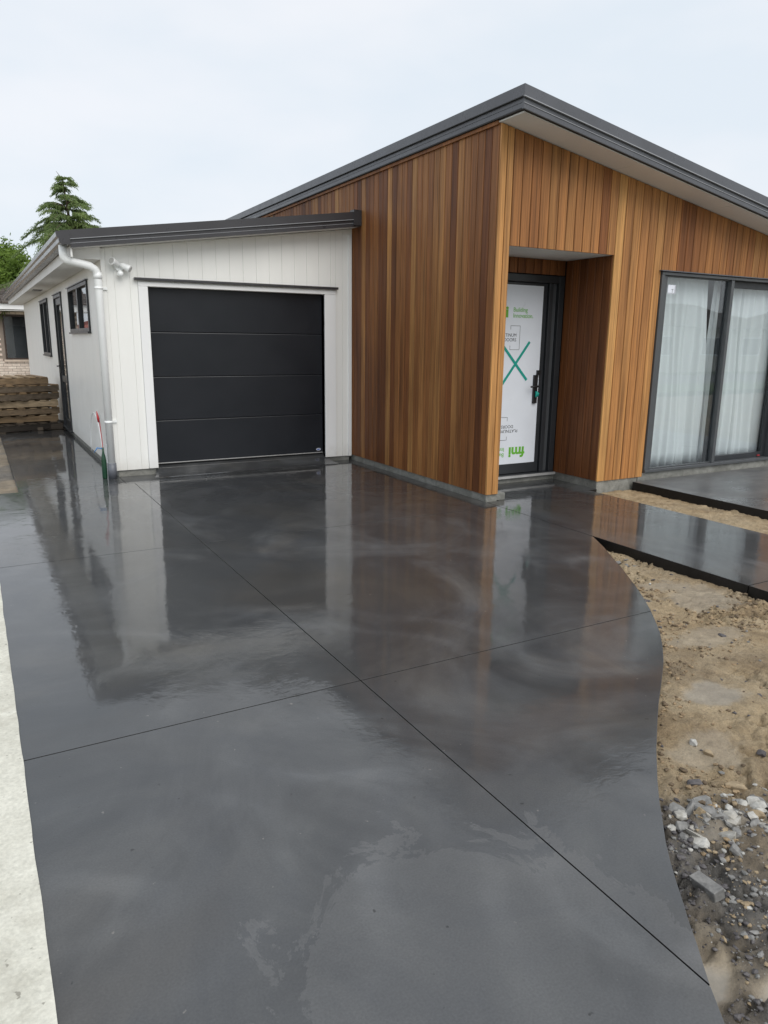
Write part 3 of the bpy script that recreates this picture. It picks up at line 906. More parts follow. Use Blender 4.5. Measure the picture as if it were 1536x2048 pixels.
# ---- side windows and side door
def framed_window(name, y0, y1, z0, z1, x=XL, mull=None, sash=True):
    fr = MB(); fw_ = 0.045
    xo = x - 0.022
    fr.box(xo, x + 0.05, y0, y1, z0, z0 + fw_); fr.box(xo, x + 0.05, y0, y1, z1 - fw_, z1)
    fr.box(xo, x + 0.05, y0, y0 + fw_, z0 + fw_, z1 - fw_); fr.box(xo, x + 0.05, y1 - fw_, y1, z0 + fw_, z1 - fw_)
    if mull: fr.box(xo + 0.004, x + 0.046, mull - 0.04, mull + 0.04, z0 + fw_, z1 - fw_)
    w = hp(fr.build(name, M['alu'], bevel=0.003))
    spans = [(y0 + fw_, y1 - fw_)] if not mull else [(y0 + fw_, mull - 0.04), (mull + 0.04, y1 - fw_)]
    for (a, b_) in spans:
        p = MB(); p.box(x + 0.012, x + 0.016, a, b_, z0 + fw_, z1 - fw_); sub(p.build('pane', M['glass']), w)
    p = MB(); p.box(x + 0.105, x + 0.112, y0 + 0.02, y1 - 0.02, z0 + 0.02, z1 - 0.02); sub(p.build('dark_interior', M['dark_interior']), w)  # dark sheet standing in for the unlit space inside
    fl = MB(); fl.box(x - 0.035, x + 0.005, y0 - 0.05, y1 + 0.05, z1 + 0.004, z1 + 0.016); sub(fl.build('head_flashing', M['steel']), w)
    sl = MB(); sl.box(x - 0.04, x + 0.004, y0 - 0.01, y1 + 0.01, z0 - 0.022, z0 - 0.001); sub(sl.build('sill', M['alu']), w)
    return w
framed_window('window', *wins[0], mull=10.45)
framed_window('window', *wins[2], mull=15.3)
# side door
a, b_, z0, z1 = wins[1]
fr = MB(); xo = XL - 0.02
fr.box(xo, XL + 0.06, a, a + 0.05, z0, z1); fr.box(xo, XL + 0.06, b_ - 0.05, b_, z0, z1); fr.box(xo, XL + 0.06, a + 0.05, b_ - 0.05, z1 - 0.05, z1)
fr.box(xo - 0.02, XL + 0.06, a, b_, z0 - 0.03, z0)
sdoor = hp(fr.build('side_door', M['alu'], bevel=0.003))
lf = MB()
lf.box(XL + 0.005, XL + 0.045, a + 0.052, a + 0.152, z0 + 0.003, z1 - 0.052); lf.box(XL + 0.005, XL + 0.045, b_ - 0.152, b_ - 0.052, z0 + 0.003, z1 - 0.052)
lf.box(XL + 0.006, XL + 0.044, a + 0.152, b_ - 0.152, z0 + 0.003, z0 + 0.12); lf.box(XL + 0.006, XL + 0.044, a + 0.152, b_ - 0.152, z1 - 0.152, z1 - 0.052)
lf.box(XL + 0.006, XL + 0.044, a + 0.152, b_ - 0.152, 0.80, 0.90)
sub(lf.build('door_leaf', M['alu'], bevel=0.003), sdoor)
for (q0, q1) in ((z0 + 0.12, 0.80), (0.90, z1 - 0.152)):
    p = MB(); p.box(XL + 0.022, XL + 0.027, a + 0.152, b_ - 0.152, q0, q1); sub(p.build('pane', M['glass']), sdoor)
p = MB(); p.box(XL + 0.105, XL + 0.112, a + 0.06, b_ - 0.06, z0, z1); sub(p.build('dark_interior', M['dark_interior']), sdoor)  # dark sheet in place of the unlit interior behind the door
p = MB(); p.box(XL - 0.012, XL + 0.005, b_ - 0.125, b_ - 0.075, 0.93, 1.15); p.tube([(XL - 0.012, b_ - 0.10, 1.05), (XL - 0.055, b_ - 0.10, 1.05), (XL - 0.06, b_ - 0.22, 1.05)], 0.01, 8)
sub(p.build('handle', M['black']), sdoor)
p = MB(); p.box(XL - 0.035, XL + 0.005, a - 0.05, b_ + 0.05, z1 + 0.004, z1 + 0.016); sub(p.build('head_flashing', M['steel']), sdoor)

# ---- front door in the entry recess
YD = 6.22
fd = MB()
fd.box(4.374, 4.45, YD - 0.02, YD + 0.09, 0.09, 2.2); fd.box(5.605, 5.677, YD - 0.021, YD + 0.09, 0.09, 2.2)
fd.box(4.45, 5.605, YD - 0.019, YD + 0.09, 2.125, 2.2); fd.box(4.374, 5.677, YD - 0.045, YD + 0.09, 0.055, 0.0895)
fd.box(5.475, 5.53, YD - 0.017, YD + 0.09, 0.09, 2.125)
fdoor = hp(fd.build('front_door', M['alu'], bevel=0.004))
b = MB(); b.box(4.378, 5.674, YD - 0.068, YD - 0.046, 0.058, 0.082); sub(b.build('threshold', M['raw_alu']), fdoor)
b = MB(); b.box(4.455, 5.472, YD + 0.012, YD + 0.055, 0.095, 2.120); sub(b.build('door_leaf', M['alu'], bevel=0.004), fdoor)
b = MB(); b.box(5.532, 5.603, YD + 0.02, YD + 0.05, 0.092, 2.123); sub(b.build('side_panel', M['alu_grey'], bevel=0.003), fdoor)
b = MB(); b.box(4.54, 5.414, YD + 0.0085, YD + 0.0115, 0.206, 2.092); sub(b.build('protective_film', M['film']), fdoor)
def text_mesh(txt, size, align='LEFT', offset=0.0):
    cu = bpy.data.curves.new('lettering', 'FONT')
    cu.body = txt; cu.size = size; cu.align_x = align; cu.offset = offset; cu.extrude = 0.0004
    o = bpy.data.objects.new('tmp', cu); col.objects.link(o)
    dg = bpy.context.evaluated_depsgraph_get()
    me = bpy.data.meshes.new_from_object(o.evaluated_get(dg))
    bpy.data.objects.remove(o)
    return me
CX, CZ = 5.0, 1.075
def put_text(txt, x, z, size, mat, align='LEFT', offset=0.0, sx=1.0):
    """x,z of the baseline anchor on the door, and its half-turned copy"""
    me = text_mesh(txt, size, align, offset)
    me.materials.clear(); me.materials.append(M[mat])
    for flip in (0, 1):
        o = bpy.data.objects.new('lettering', me); col.objects.link(o)
        X, Z = (x, z) if not flip else (2 * CX - x, 2 * CZ - z)
        o.location = (X, YD + 0.0078, Z)
        o.rotation_euler = (math.pi / 2, 0, 0) if not flip else (math.pi / 2, math.pi, 0)
        o.scale = (sx, 1, 1)
        sub(o, fdoor)
put_text('Building', 5.017, 1.822, 0.062, 'green', offset=0.0006, sx=0.98)
put_text('Innovation.', 5.017, 1.762, 0.062, 'green', offset=0.0006, sx=0.98)
put_text('fmi', 4.957, 1.766, 0.155, 'green', 'RIGHT', offset=0.006, sx=1.15)
put_text('PLATINUM', 5.076, 1.566, 0.048, 'inkblack', 'RIGHT')
put_text('DOORS', 5.074, 1.518, 0.048, 'inkblack', 'RIGHT')
br = []
for flip in (0, 1):
    b = MB()
    def bar(x0, x1, z0, z1):
        if flip: x0, x1, z0, z1 = 2 * CX - x1, 2 * CX - x0, 2 * CZ - z1, 2 * CZ - z0
        b.box(x0, x1, YD + 0.0072, YD + 0.0079, z0, z1)
    t = 0.0038
    bar(4.992, 5.121, 1.680 - t, 1.680); bar(5.121 - t, 5.121, 1.434, 1.680 - t); bar(4.992, 5.121 - t, 1.430, 1.430 + t)
    bar(4.992, 4.992 + t, 1.640, 1.680 - t); bar(4.992, 4.992 + t, 1.434, 1.474)
    sub(b.build('logo_bracket', M['inkblack']), fdoor)
for (x0, z0, x1, z1, yy_) in ((5.259, 1.515, 4.860, 1.004, 0.0062), (4.870, 1.505, 5.242, 1.112, 0.0052)):
    d = Vector((x1 - x0, 0, z1 - z0)).normalized(); nrm = Vector((-d.z, 0, d.x)) * 0.0145
    A, B_ = Vector((x0, YD + yy_, z0)), Vector((x1, YD + yy_, z1))
    th = Vector((0, 0.0008, 0))
    b = MB(); b.hexa([A - nrm, A + nrm, B_ - nrm, B_ + nrm, A - nrm + th, A + nrm + th, B_ - nrm + th, B_ + nrm + th])
    sub(b.build('tape_strip', M['tape']), fdoor)
b = MB()
b.box(5.335, 5.385, YD - 0.016, YD + 0.0115, 0.86, 1.165); b.box(5.375, 5.425, YD - 0.014, YD + 0.0115, 1.165, 1.215)
b.tube([(5.36, YD - 0.016, 1.045), (5.36, YD - 0.06, 1.045)], 0.012, 10); b.tube([(5.36, YD - 0.06, 1.045), (5.30, YD - 0.062, 1.045), (5.255, YD - 0.058, 1.042)], 0.010, 10)
sub(b.build('handle', M['black'], bevel=0.002), fdoor)
b = MB(); b.tube([(5.36, YD - 0.016, 0.985), (5.365, YD - 0.03, 0.975), (5.36, YD - 0.032, 0.945), (5.35, YD - 0.03, 0.925)], [0.010, 0.016, 0.014, 0.006], 8)
b.tube([(5.372, YD - 0.02, 0.99), (5.385, YD - 0.034, 0.965), (5.38, YD - 0.03, 0.93)], [0.006, 0.011, 0.005], 8)
sub(b.build('key_tag', M['tape']), fdoor)

# ---- ranch-slider window
WX0, WX1, WZ0, WZ1 = 6.368, 8.632, 0.122, 2.24
YW = YF + 0.0
fr = MB(); fy0, fy1 = YF - 0.018, YF + 0.10
fr.box(WX0, WX0 + 0.045, fy0, fy1, WZ0 + 0.03, WZ1 - 0.03); fr.box(WX1 - 0.045, WX1, fy0, fy1, WZ0 + 0.03, WZ1 - 0.03)
fr.box(WX0, WX1, fy0 - 0.002, fy1, WZ1 - 0.03, WZ1); fr.box(WX0, WX1, fy0 - 0.012, fy1, WZ0, WZ0 + 0.03)
win = hp(fr.build('sliding_window', M['alu_grey'], bevel=0.003))
def sash(x0, x1, y0, st0=0.05, st1=0.05, top=0.05, bot=0.06, mat='alu'):
    b = MB(); z0, z1 = WZ0 + 0.0305, WZ1 - 0.0305
    b.box(x0, x0 + st0, y0, y0 + 0.04, z0, z1); b.box(x1 - st1, x1, y0, y0 + 0.04, z0, z1)
    b.box(x0 + st0, x1 - st1, y0, y0 + 0.04, z1 - top, z1); b.box(x0 + st0, x1 - st1, y0, y0 + 0.04, z0, z0 + bot)
    sub(b.build('sash', M[mat], bevel=0.003), win)
    p = MB(); p.box(x0 + st0, x1 - st1, y0 + 0.018, y0 + 0.023, z0 + bot, z1 - top); sub(p.build('pane', M['glass']), win)
sash(WX0 + 0.046, 7.53, YF + 0.010, 0.075, 0.012, 0.012, 0.012, 'alu_grey')
sash(7.46, WX1 - 0.046, YF + 0.056, 0.085, 0.07, 0.075, 0.062, 'alu')
b = MB(); b.box(7.50, 7.548, YF - 0.012, YF + 0.054, WZ0 + 0.0305, WZ1 - 0.0305); sub(b.build('mullion', M['alu_grey'], bevel=0.003), win)
b = MB(); b.box(WX1 - 0.105, WX1 - 0.08, YF + 0.03, YF + 0.055, 0.95, 1.2); sub(b.build('handle', M['black']), win)
b = MB(); b.box(8.44, 8.485, YF + 0.045, YF + 0.055, 0.165, 0.18); sub(b.build('clip', M['red']), win)
b = MB(); b.box(6.520, 6.640, YF + 0.0255, YF + 0.0275, 2.028, 2.118); sub(b.build('sticker', M['badge']), win)
b = MB()
for (x0, x1, z0, z1) in ((6.588, 6.592, 2.04, 2.075), (6.628, 6.632, 2.035, 2.11), (6.53, 6.63, 2.033, 2.036), (6.575, 6.605, 2.072, 2.076)):
    b.box(x0, x1, YF + 0.0245, YF + 0.0252, z0, z1)
sub(b.build('sticker_print', M['inkblack']), win)
b = MB(); b.box(WX0 - 0.03, WX1 + 0.03, YF - 0.04, YF + 0.005, WZ1 + 0.004, WZ1 + 0.014); sub(b.build('head_flashing', M['steel']), win)

# room behind the glass
b = MB()
y0, y1, x0, x1, z0, z1 = YF + 0.125, 9.4, 5.82, 9.6, 0.10, 2.45
b.box(x0 - 0.05, x1 + 0.05, y1, y1 + 0.05, z0, z1); b.box(x0 - 0.05, x0, y0, y1, z0, z1); b.box(x1, x1 + 0.05, y0, y1, z0, z1)
b.box(x0, x1, y0, y1, z1, z1 + 0.05)
b.box(WX1 + 0.01, x1, y0, y0 + 0.02, z0, z1); b.box(x0, WX0 - 0.01, y0, y0 + 0.02, z0, z1); b.box(WX0 - 0.01, WX1 + 0.01, y0, y0 + 0.02, 2.26, z1)
hp(b.build('room_wall', M['room']))
b = MB(); b.box(x0, x1, y0, y1, z0 - 0.06, z0); hp(b.build('room_floor', M['floorboard']))

def curtain(x0, x1, y, z0, z1, folds, seed, label, lean=0.0):
    rs = random.Random(seed)
    nx, nz = folds * 14, 14
    amp = [rs.uniform(0.006, 0.030) for _ in range(folds + 1)]
    wd = np.cumsum([0] + [rs.uniform(0.4, 2.0) for _ in range(folds)]); wd = wd / wd[-1]
    v, f = [], []
    for j in range(nz + 1):
        t = j / nz
        for i in range(nx + 1):
            s = i / nx
            k = min(folds - 1, int(np.searchsorted(wd, s, 'right')) - 1)
            ph = (s - wd[k]) / (wd[k + 1] - wd[k])
            a = amp[k] * (0.6 + 0.6 * (1 - t))
            xx = x0 + (x1 - x0) * s + lean * (1 - t) * s + 0.012 * math.sin(7 * t + 11 * s)
            yv = y + a * math.sin(2 * math.pi * ph) + 0.012 * math.sin(5 * t + 9 * s)
            v.append((xx, yv, z0 + (z1 - z0) * t))
    for j in range(nz):
        for i in range(nx):
            q = j * (nx + 1) + i
            f.append((q, q + 1, q + nx + 2, q + nx + 1))
    b = MB(); b.add(v, f, 0, True)
    o = b.build('curtain', M['curtain'])
    so = o.modifiers.new('thick', 'SOLIDIFY'); so.thickness = 0.0015
    return tag(o, label, 'curtain', 'sheer curtains behind the sliding window')
curtain(6.40, 7.36, YF + 0.17, 0.125, 2.3, 9, 3, 'sheer white curtain behind the fixed pane with the sticker', 0.12)
curtain(7.44, 8.56, YF + 0.18, 0.125, 2.3, 10, 5, 'sheer white curtain behind the sliding pane with the red clip', 0.08)

# ---- roofs
S = 0.166
XF, YFA = 4.17, 5.17
roof = MB()
zt = lambda x: 3.548 - S * (x - XF)
xa, xb = XF + 0.01, 11.2
roof.hexa([(xa, YFA + 0.01, zt(xa) - 0.05), (xb, YFA + 0.01, zt(xb) - 0.05), (xa, 14.2, zt(xa) - 0.05), (xb, 14.2, zt(xb) - 0.05),
           (xa, YFA + 0.01, zt(xa)), (xb, YFA + 0.01, zt(xb)), (xa, 14.2, zt(xa)), (xb, 14.2, zt(xb))])
mroof = hp(roof.build('main_roof', M['steel']))
def sloped(x0, x1, y0, y1, o0, o1, name, mat, parent, zf, bevel=0.0):
    b = MB()
    b.hexa([(x0, y0, zf(x0) + o0), (x1, y0, zf(x1) + o0), (x0, y1, zf(x0) + o0), (x1, y1, zf(x1) + o0),
            (x0, y0, zf(x0) + o1), (x1, y0, zf(x1) + o1), (x0, y1, zf(x0) + o1), (x1, y1, zf(x1) + o1)])
    return sub(b.build(name, mat, bevel=bevel), parent)
zF = lambda x: 3.56 - S * (x - XF)
# front: deep barge flashing, folded lip, then the lower fascia
sloped(XF, xb, YFA, YFA + 0.012, -0.088, 0.0, 'barge_flashing', M['steel'], mroof, zF)
sloped(XF - 0.002, xb, YFA - 0.006, YFA + 0.012, -0.0955, -0.0885, 'flashing_lip', M['steel_edge'], mroof, zF)
sloped(XF + 0.012, xb, YFA + 0.016, YFA + 0.04, -0.178, -0.060, 'fascia', M['steel'], mroof, zF)
sloped(XF + 0.010, xb, YFA + 0.011, YFA + 0.0155, -0.136, -0.1315, 'fascia_bead', M['steel_edge'], mroof, zF)
sloped(XF + 0.009, xb, YFA + 0.010, YFA + 0.041, -0.186, -0.1785, 'fascia_drip', M['rubber'], mroof, zF)
zS = lambda x: 3.368 - S * (x - XF)
xs_ = [XF + 0.04, 5.60, 7.00, 8.40, 9.80, xb]
for p, q in zip(xs_, xs_[1:]):
    sloped(p + 0.002, q - 0.002, YFA + 0.042, YF + 0.03, 0.0, 0.012, 'soffit', M['soffit'], mroof, zS)
# left: level flashing along the high edge
b = MB(); b.box(XF, XF + 0.012, YFA + 0.0125, 14.2, 3.472, 3.56); sub(b.build('barge_flashing', M['steel']), mroof)
b = MB(); b.box(XF - 0.006, XF + 0.012, YFA + 0.0125, 14.2, 3.4645, 3.4715); sub(b.build('flashing_lip', M['rubber']), mroof)
b = MB(); b.box(XF + 0.014, XF + 0.045, YFA + 0.041, 14.2, 3.390, 3.50); sub(b.build('fascia', M['steel']), mroof)
b = MB(); b.box(XF + 0.010, XF + 0.0135, YFA + 0.041, 14.2, 3.430, 3.434); sub(b.build('fascia_bead', M['steel']), mroof)
b = MB(); b.box(XF + 0.010, XF + 0.05, YFA + 0.041, 14.2, 3.378, 3.3895); sub(b.build('fascia_drip', M['rubber']), mroof)
b = MB(); b.box(XF + 0.030, XF + 0.052, YF + 0.03, 14.1, 3.345, 3.3775); w_ = sub(b.build('scotia', M['cedar'], bevel=0.002), mroof); w_['tone'] = 0.5; w_['wet'] = 0.8

# garage lean-to roof
SG = 0.141
YV = 8.15
zG = lambda x: 2.523 + SG * (x - 0.858)
XGE = 0.90
gr = MB()
gr.hexa([(XGE, YV + 0.012, zG(XGE) - 0.05), (XW, YV + 0.012, zG(XW) - 0.05), (XGE, YB + 0.35, zG(XGE) - 0.05), (XW, YB + 0.35, zG(XW) - 0.05),
         (XGE, YV + 0.012, zG(XGE) - 0.012), (XW, YV + 0.012, zG(XW) - 0.012), (XGE, YB + 0.35, zG(XGE) - 0.012), (XW, YB + 0.35, zG(XW) - 0.012)])
groof = hp(gr.build('garage_roof', M['steel_dark']))
XE = XW - 0.003
sloped(0.895, XE, YV, YV + 0.0118, -0.082, 0.0, 'barge_flashing', M['steel_dark'], groof, zG)
sloped(0.895, XE, YV - 0.004, YV + 0.0118, -0.0885, -0.0825, 'flashing_lip', M['steel_edge'], groof, zG)
sloped(0.985, XE, YV + 0.014, YV + 0.045, -0.165, -0.052, 'fascia', M['steel_dark'], groof, zG)
sloped(0.985, XE, YV + 0.0095, YV + 0.0135, -0.128, -0.124, 'fascia_bead', M['steel_edge'], groof, zG)
b = MB(); b.box(XE - 0.10, XE + 0.001, YV - 0.008, YV + 0.10, zG(XE) - 0.16, zG(XE) + 0.012); sub(b.build('apron_flashing', M['steel_dark']), groof)
# soffits: sloped at the verge, level along the eave
b = MB(); b.box(1.00, XL - 0.013, YG - 0.01, YB + 0.34, 2.300, 2.310); sub(b.build('soffit', M['soffit']), groof)
zGs = lambda x: zG(x) - 0.163
b = MB()
b.hexa([(1.0, YV + 0.0455, zGs(1.0)), (XE, YV + 0.0455, zGs(XE)), (1.0, YG + 0.02, zGs(1.0)), (XE, YG + 0.02, zGs(XE)),
        (1.0, YV + 0.0455, zGs(1.0) + 0.01), (XE, YV + 0.0455, zGs(XE) + 0.01), (1.0, YG + 0.02, zGs(1.0) + 0.01), (XE, YG + 0.02, zGs(XE) + 0.01)])
sub(b.build('soffit', M['soffit']), groof)
b = MB(); b.box(0.984, 1.0, YV + 0.046, YB + 0.35, 2.292, 2.40); sub(b.build('fascia', M['soffit']), groof)
b = MB(); b.hexa([(1.001, YG - 0.035, 2.296), (XL - 0.014, YG - 0.035, 2.296), (1.001, YG - 0.012, 2.296), (XL - 0.014, YG - 0.012, 2.296),
                  (1.001, YG - 0.035, zGs(1.001) - 0.001), (XL - 0.0125, YG - 0.035, zGs(XL) - 0.003), (1.001, YG - 0.012, zGs(1.001) - 0.001), (XL - 0.014, YG - 0.012, zGs(XL) - 0.003)])
sub(b.build('verge_return', M['soffit']), groof)
b = MB()
for kx in range(5): b.box(1.06 + 0.03 * kx, 1.078 + 0.03 * kx, 14.1, 14.55, 2.2925, 2.2995)
sub(b.build('soffit_vent', M['alu_grey']), groof)
# gutter: quad profile with rolled bead
gp = [(0.0, 0.0), (-0.075, 0.0), (-0.095, 0.020), (-0.100, 0.055), (-0.117, 0.072), (-0.122, 0.105), (-0.118, 0.116), (-0.108, 0.116), (-0.105, 0.108), (-0.108, 0.100),
      (-0.104, 0.076), (-0.088, 0.058), (-0.084, 0.024), (-0.072, 0.010), (-0.008, 0.010), (-0.008, 0.11), (0.0, 0.11)]
b = MB(); b.sweep([(x, 0, z) for x, z in gp], (0.978, YV - 0.005, 2.402), (0.978, YB + 0.36, 2.402))
gut = sub(b.build('gutter', M['gutter']), groof)
b = MB(); b.sweep([(x, 0, z) for x, z in [(0.004, -0.002), (-0.076, -0.002), (-0.098, 0.018), (-0.103, 0.054), (-0.120, 0.070), (-0.126, 0.105), (-0.120, 0.119), (0.004, 0.119)]], (0.978, YV - 0.009, 2.402), (0.978, YV - 0.0052, 2.402))
sub(b.build('gutter_stop_end', M['steel_dark']), groof)

# downpipe
dp = MB()
r = 0.040
pth = [(0.925, 8.30, 2.405), (0.925, 8.30, 2.315)]
for k in range(1, 7):
    a = k / 6 * R(80)
    pth.append((0.925 + 0.055 * (1 - math.cos(a)), 8.30, 2.315 - 0.055 * math.sin(a)))
pth += [(1.10, 8.305, 2.238)]
ex = [(1.175, 8.315, 2.222)]
for k in range(1, 6):
    a = k / 6 * R(82)
    ex.append((1.175 + 0.06 * math.sin(a), 8.315 + 0.002 * k, 2.222 - 0.012 - 0.06 * (1 - math.cos(a))))
pth += ex + [(1.242, 8.33, 2.13), (1.242, 8.33, 0.155)]
dp.tube(pth, r, 18)
dpipe = hp(dp.build('downpipe', M['pvc']))
b = MB(); b.tube([(1.242, 8.33, 2.165), (1.242, 8.33, 2.10)], 0.0435, 18); sub(b.build('pipe_collar', M['pvc']), dpipe)
b = MB(); b.tube([(1.242, 8.33, 0.17), (1.242, 8.33, 0.0)], 0.047, 18); sub(b.build('pipe_base', M['greypvc']), dpipe)
for z in (2.01, 0.62):
    b = MB(); b.tube([(1.242, 8.33, z - 0.012), (1.242, 8.33, z + 0.012)], 0.043, 18); b.box(1.242, 1.335, 8.372, 8.386, z - 0.012, z + 0.012)
    sub(b.build('bracket', M['pvc']), dpipe)

# ------------------------------------------------------------------ small things by the house
# twin-head sensor light
sl = empty('security_light', (1.47, YG - 0.002, 2.24), 0, 'white twin head security light with sensor on the garage wall', 'wall light')
def local(o, p): o.parent = p; return o
b = MB(); b.tube([(0, 0, 0), (0, -0.03, 0)], [0.052, 0.046], 18); local(b.build('base', M['pvc']), sl)
def lamp_head(d):
    b = MB(); d = Vector(d).normalized(); a = Vector((0.02 * (1 if d.x > 0 else -1), -0.045, 0.015))
    b.tube([Vector((0.0, -0.028, 0.01)), a], 0.012, 8)
    b.tube([a - d * 0.02, a + d * 0.02, a + d * 0.085, a + d * 0.10], [0.024, 0.030, 0.036, 0.037], 14)
    h = b.build('lamp_head', M['pvc']); local(h, sl)
    c = MB(); c.tube([a + d * 0.1002, a + d * 0.104], 0.031, 14); e = c.build('lens', M['raw_alu']); local(e, h)
lamp_head((0.75, -0.45, -0.42)); lamp_head((-0.62, -0.6, 0.28))
b = MB(); b.tube([(0, -0.025, -0.03), (0, -0.05, -0.055)], 0.012, 8)
b.tube([(0, -0.05, -0.05), (0, -0.056, -0.065), (0, -0.062, -0.09), (0, -0.06, -0.105)], [0.02, 0.032, 0.032, 0.012], 14); local(b.build('sensor', M['pvc']), sl)

# green bottle with a red rod standing in it, and a coil of white wire
bt = MB(); P = (1.165, 8.36)
bt.tube([(P[0], P[1], z) for z in (0.001, 0.01, 0.20, 0.25, 0.285, 0.345)], [0.024, 0.027, 0.027, 0.021, 0.012, 0.011], 16)
b0 = bt.build('bottle', M['bottle']); tag(b0, 'dark green glass bottle standing at the foot of the downpipe', 'bottle')
rd = empty('marker_rod', (P[0], P[1], 0.32), 0, 'thin red rod with a flag tip standing in the green bottle', 'rod')
b = MB(); b.tube([(0.004, 0, -0.25), (0.0, 0, 0.06), (-0.012, 0, 0.30), (-0.03, 0.0, 0.40)], 0.0045, 8); local(b.build('rod', M['red']), rd)
b = MB(); b.tube([(-0.020, 0, 0.30), (-0.026, 0, 0.35), (-0.034, 0, 0.42)], [0.012, 0.014, 0.003], 6); local(b.build('flag_tip', M['red']), rd)
b = MB()
A = Vector((P[0] - 0.01, P[1] - 0.015, 0.335))
b.tube([A, A + Vector((-0.05, 0, 0.01)), A + Vector((-0.085, 0.0, -0.04))], [0.006, 0.008, 0.003], 6)
tag(b.build('blue_tie', M['blue']), 'short blue plastic tie on the neck of the green bottle', 'plastic tie')
b = MB()
pts = []
for k in range(21):
    a = math.pi * (0.02 + 0.98 * k / 20)
    pts.append((1.255 - 0.010 * k / 20, 9.05 + 0.42 - 0.45 * math.cos(math.pi - a) * -1, 0.10 + 0.52 * math.sin(a)))
b.tube(pts, 0.006, 8)
tag(b.build('cable_loop', M['pvc']), 'thin white cable looping out of the side wall behind the downpipe', 'cable')
b = MB(); b.box(1.238, 1.285, 8.60, 8.66, 0.0, 0.34)
tag(b.build('conduit_cover', M['pvc'], bevel=0.004), 'short white conduit cover against the side wall behind the downpipe', 'conduit')

# ---- stack of pallets at the end of the side path
def make_pallet():
    root = empty('pallet')
    w, d = 1.2, 1.0
    st = MB(); st.box(0, w, -0.02, 0.02, 0.016, 0.104); sm = st.mesh('stringer', M['pallet'])
    db = MB(); db.box(-0.05, 0.05, -0.5, 0.5, 0, 0.017); dm = db.mesh('deck_board', M['pallet'])
    for yy in (-0.47, 0, 0.47):
        o = link('stringer', sm, None, root, (-w, yy, 0))
    for k in range(7):
        link('deck_board', dm, None, root, (-w + 0.06 + 0.18 * k, 0, 0.1045))
    for k in range(3):
        link('bottom_board', dm, None, root, (-w + 0.08 + 0.52 * k, 0, -0.0015))
    return root
def copy_tree(o):
    c = o.copy(); col.objects.link(c)
    for ch in o.children:
        q = ch.copy(); col.objects.link(q); q.parent = c
    return c
proto = make_pallet()
ordn = ['bottom pallet of the stack, soaked almost black', 'second pallet up in the stack', 'third pallet up in the stack', 'fourth pallet up in the stack', 'fifth pallet up in the stack', 'sixth pallet up in the stack', 'topmost pallet of the stack']
tn = [0.06, 0.62, 0.55, 0.72, 0.36, 0.42, 0.5]
dx = [0.06, 0.02, 0.0, 0.0, -0.06, -0.02, -0.10]
for i in range(7):
    o = proto if i == 0 else copy_tree(proto)
    o.location = (1.12 + dx[i], 13.95 + random.uniform(-0.03, 0.03), 0.004 + 0.1235 * i)
    o.rotation_euler = (0, 0, R(16 + random.uniform(-8, 8)))
    tag(o, 'timber ' + ordn[i] + ' beside the white wall', 'pallet', 'pallets stacked at the end of the side path')
    for ch in o.children:
        ch['tone'] = min(1, max(0, tn[i] + random.gauss(0, 0.09) + (0.22 if ch.name.startswith('deck') and i else 0)))
b = MB(); b.box(-0.65, 0.28, -0.045, 0.045, 0, 0.09)
o = b.build('timber_offcut', M['pallet'], bevel=0.003); o.location = (0.98, 13.42, 0.003); o.rotation_euler = (0, 0, R(4)); o['tone'] = 0.12
tag(o, 'dark wet timber offcut lying in front of the pallet stack', 'timber')
b = MB(); b.box(-0.7, 0.5, -0.03, 0.03, 0, 0.05)
o = b.build('timber_offcut', M['pallet'], bevel=0.003); o.location = (0.45, 13.36, 0.003); o.rotation_euler = (0, 0, R(-5)); o['tone'] = 0.2
tag(o, 'thin grey timber batten lying before the pallet stack', 'timber')

# ------------------------------------------------------------------ stones and rubble on the soil
def stone_mesh(seed, sx, sy, sz, mat, rough=0.35, flat=0.0, subd=2):
    rs = np.random.default_rng(seed)
    import bmesh
    bm = bmesh.new()
    pts = rs.uniform(-1, 1, (16, 3)); pts /= np.maximum(0.75, np.linalg.norm(pts, axis=1, keepdims=True) * rs.uniform(0.8, 1.1, (16, 1)))
    for p in pts: bm.verts.new((p[0] * sx, p[1] * sy, p[2] * sz))
    r_ = bmesh.ops.convex_hull(bm, input=bm.verts)
    bmesh.ops.delete(bm, geom=[e for e in bm.verts if not e.link_faces], context='VERTS')
    bmesh.ops.bevel(bm, geom=list(bm.edges), offset=min(sx, sy, sz) * 0.09, segments=1, affect='EDGES', clamp_overlap=True)
    me = bpy.data.meshes.new('stone'); bm.to_mesh(me); bm.free()
    me.materials.append(M[mat])
    return me
import sys
def soil_z(x, y):
    X, Y = np.array([[x]]), np.array([[y]])
    return float(z_front(X, Y, zone_front(X, Y))[0, 0])
def clear(x, y, pad=0.03):
    """True where the soil shows (outside the driveway curve, not under the path)"""
    if x + pad > 4.215 or y < 0.45: return False
    for (xa, ya), (xb, yb) in zip(curve, curve[1:]):
        if ya >= y >= yb:
            xe = xa + (xb - xa) * (ya - y) / (ya - yb + 1e-9)
            return x - pad > xe
    return False
def stone(name, x, y, size, mat, seed, label, group=None, rz=0.0, tilt=(0, 0), cat='stone', rough=0.35, dz=0.0):
    o = link(name, stone_mesh(seed, *size, mat, rough))
    o.location = (x, y, soil_z(x, y) + size[2] * 0.12 + dz)
    o.rotation_euler = (tilt[0], tilt[1], rz)
    return tag(o, label, cat, group)
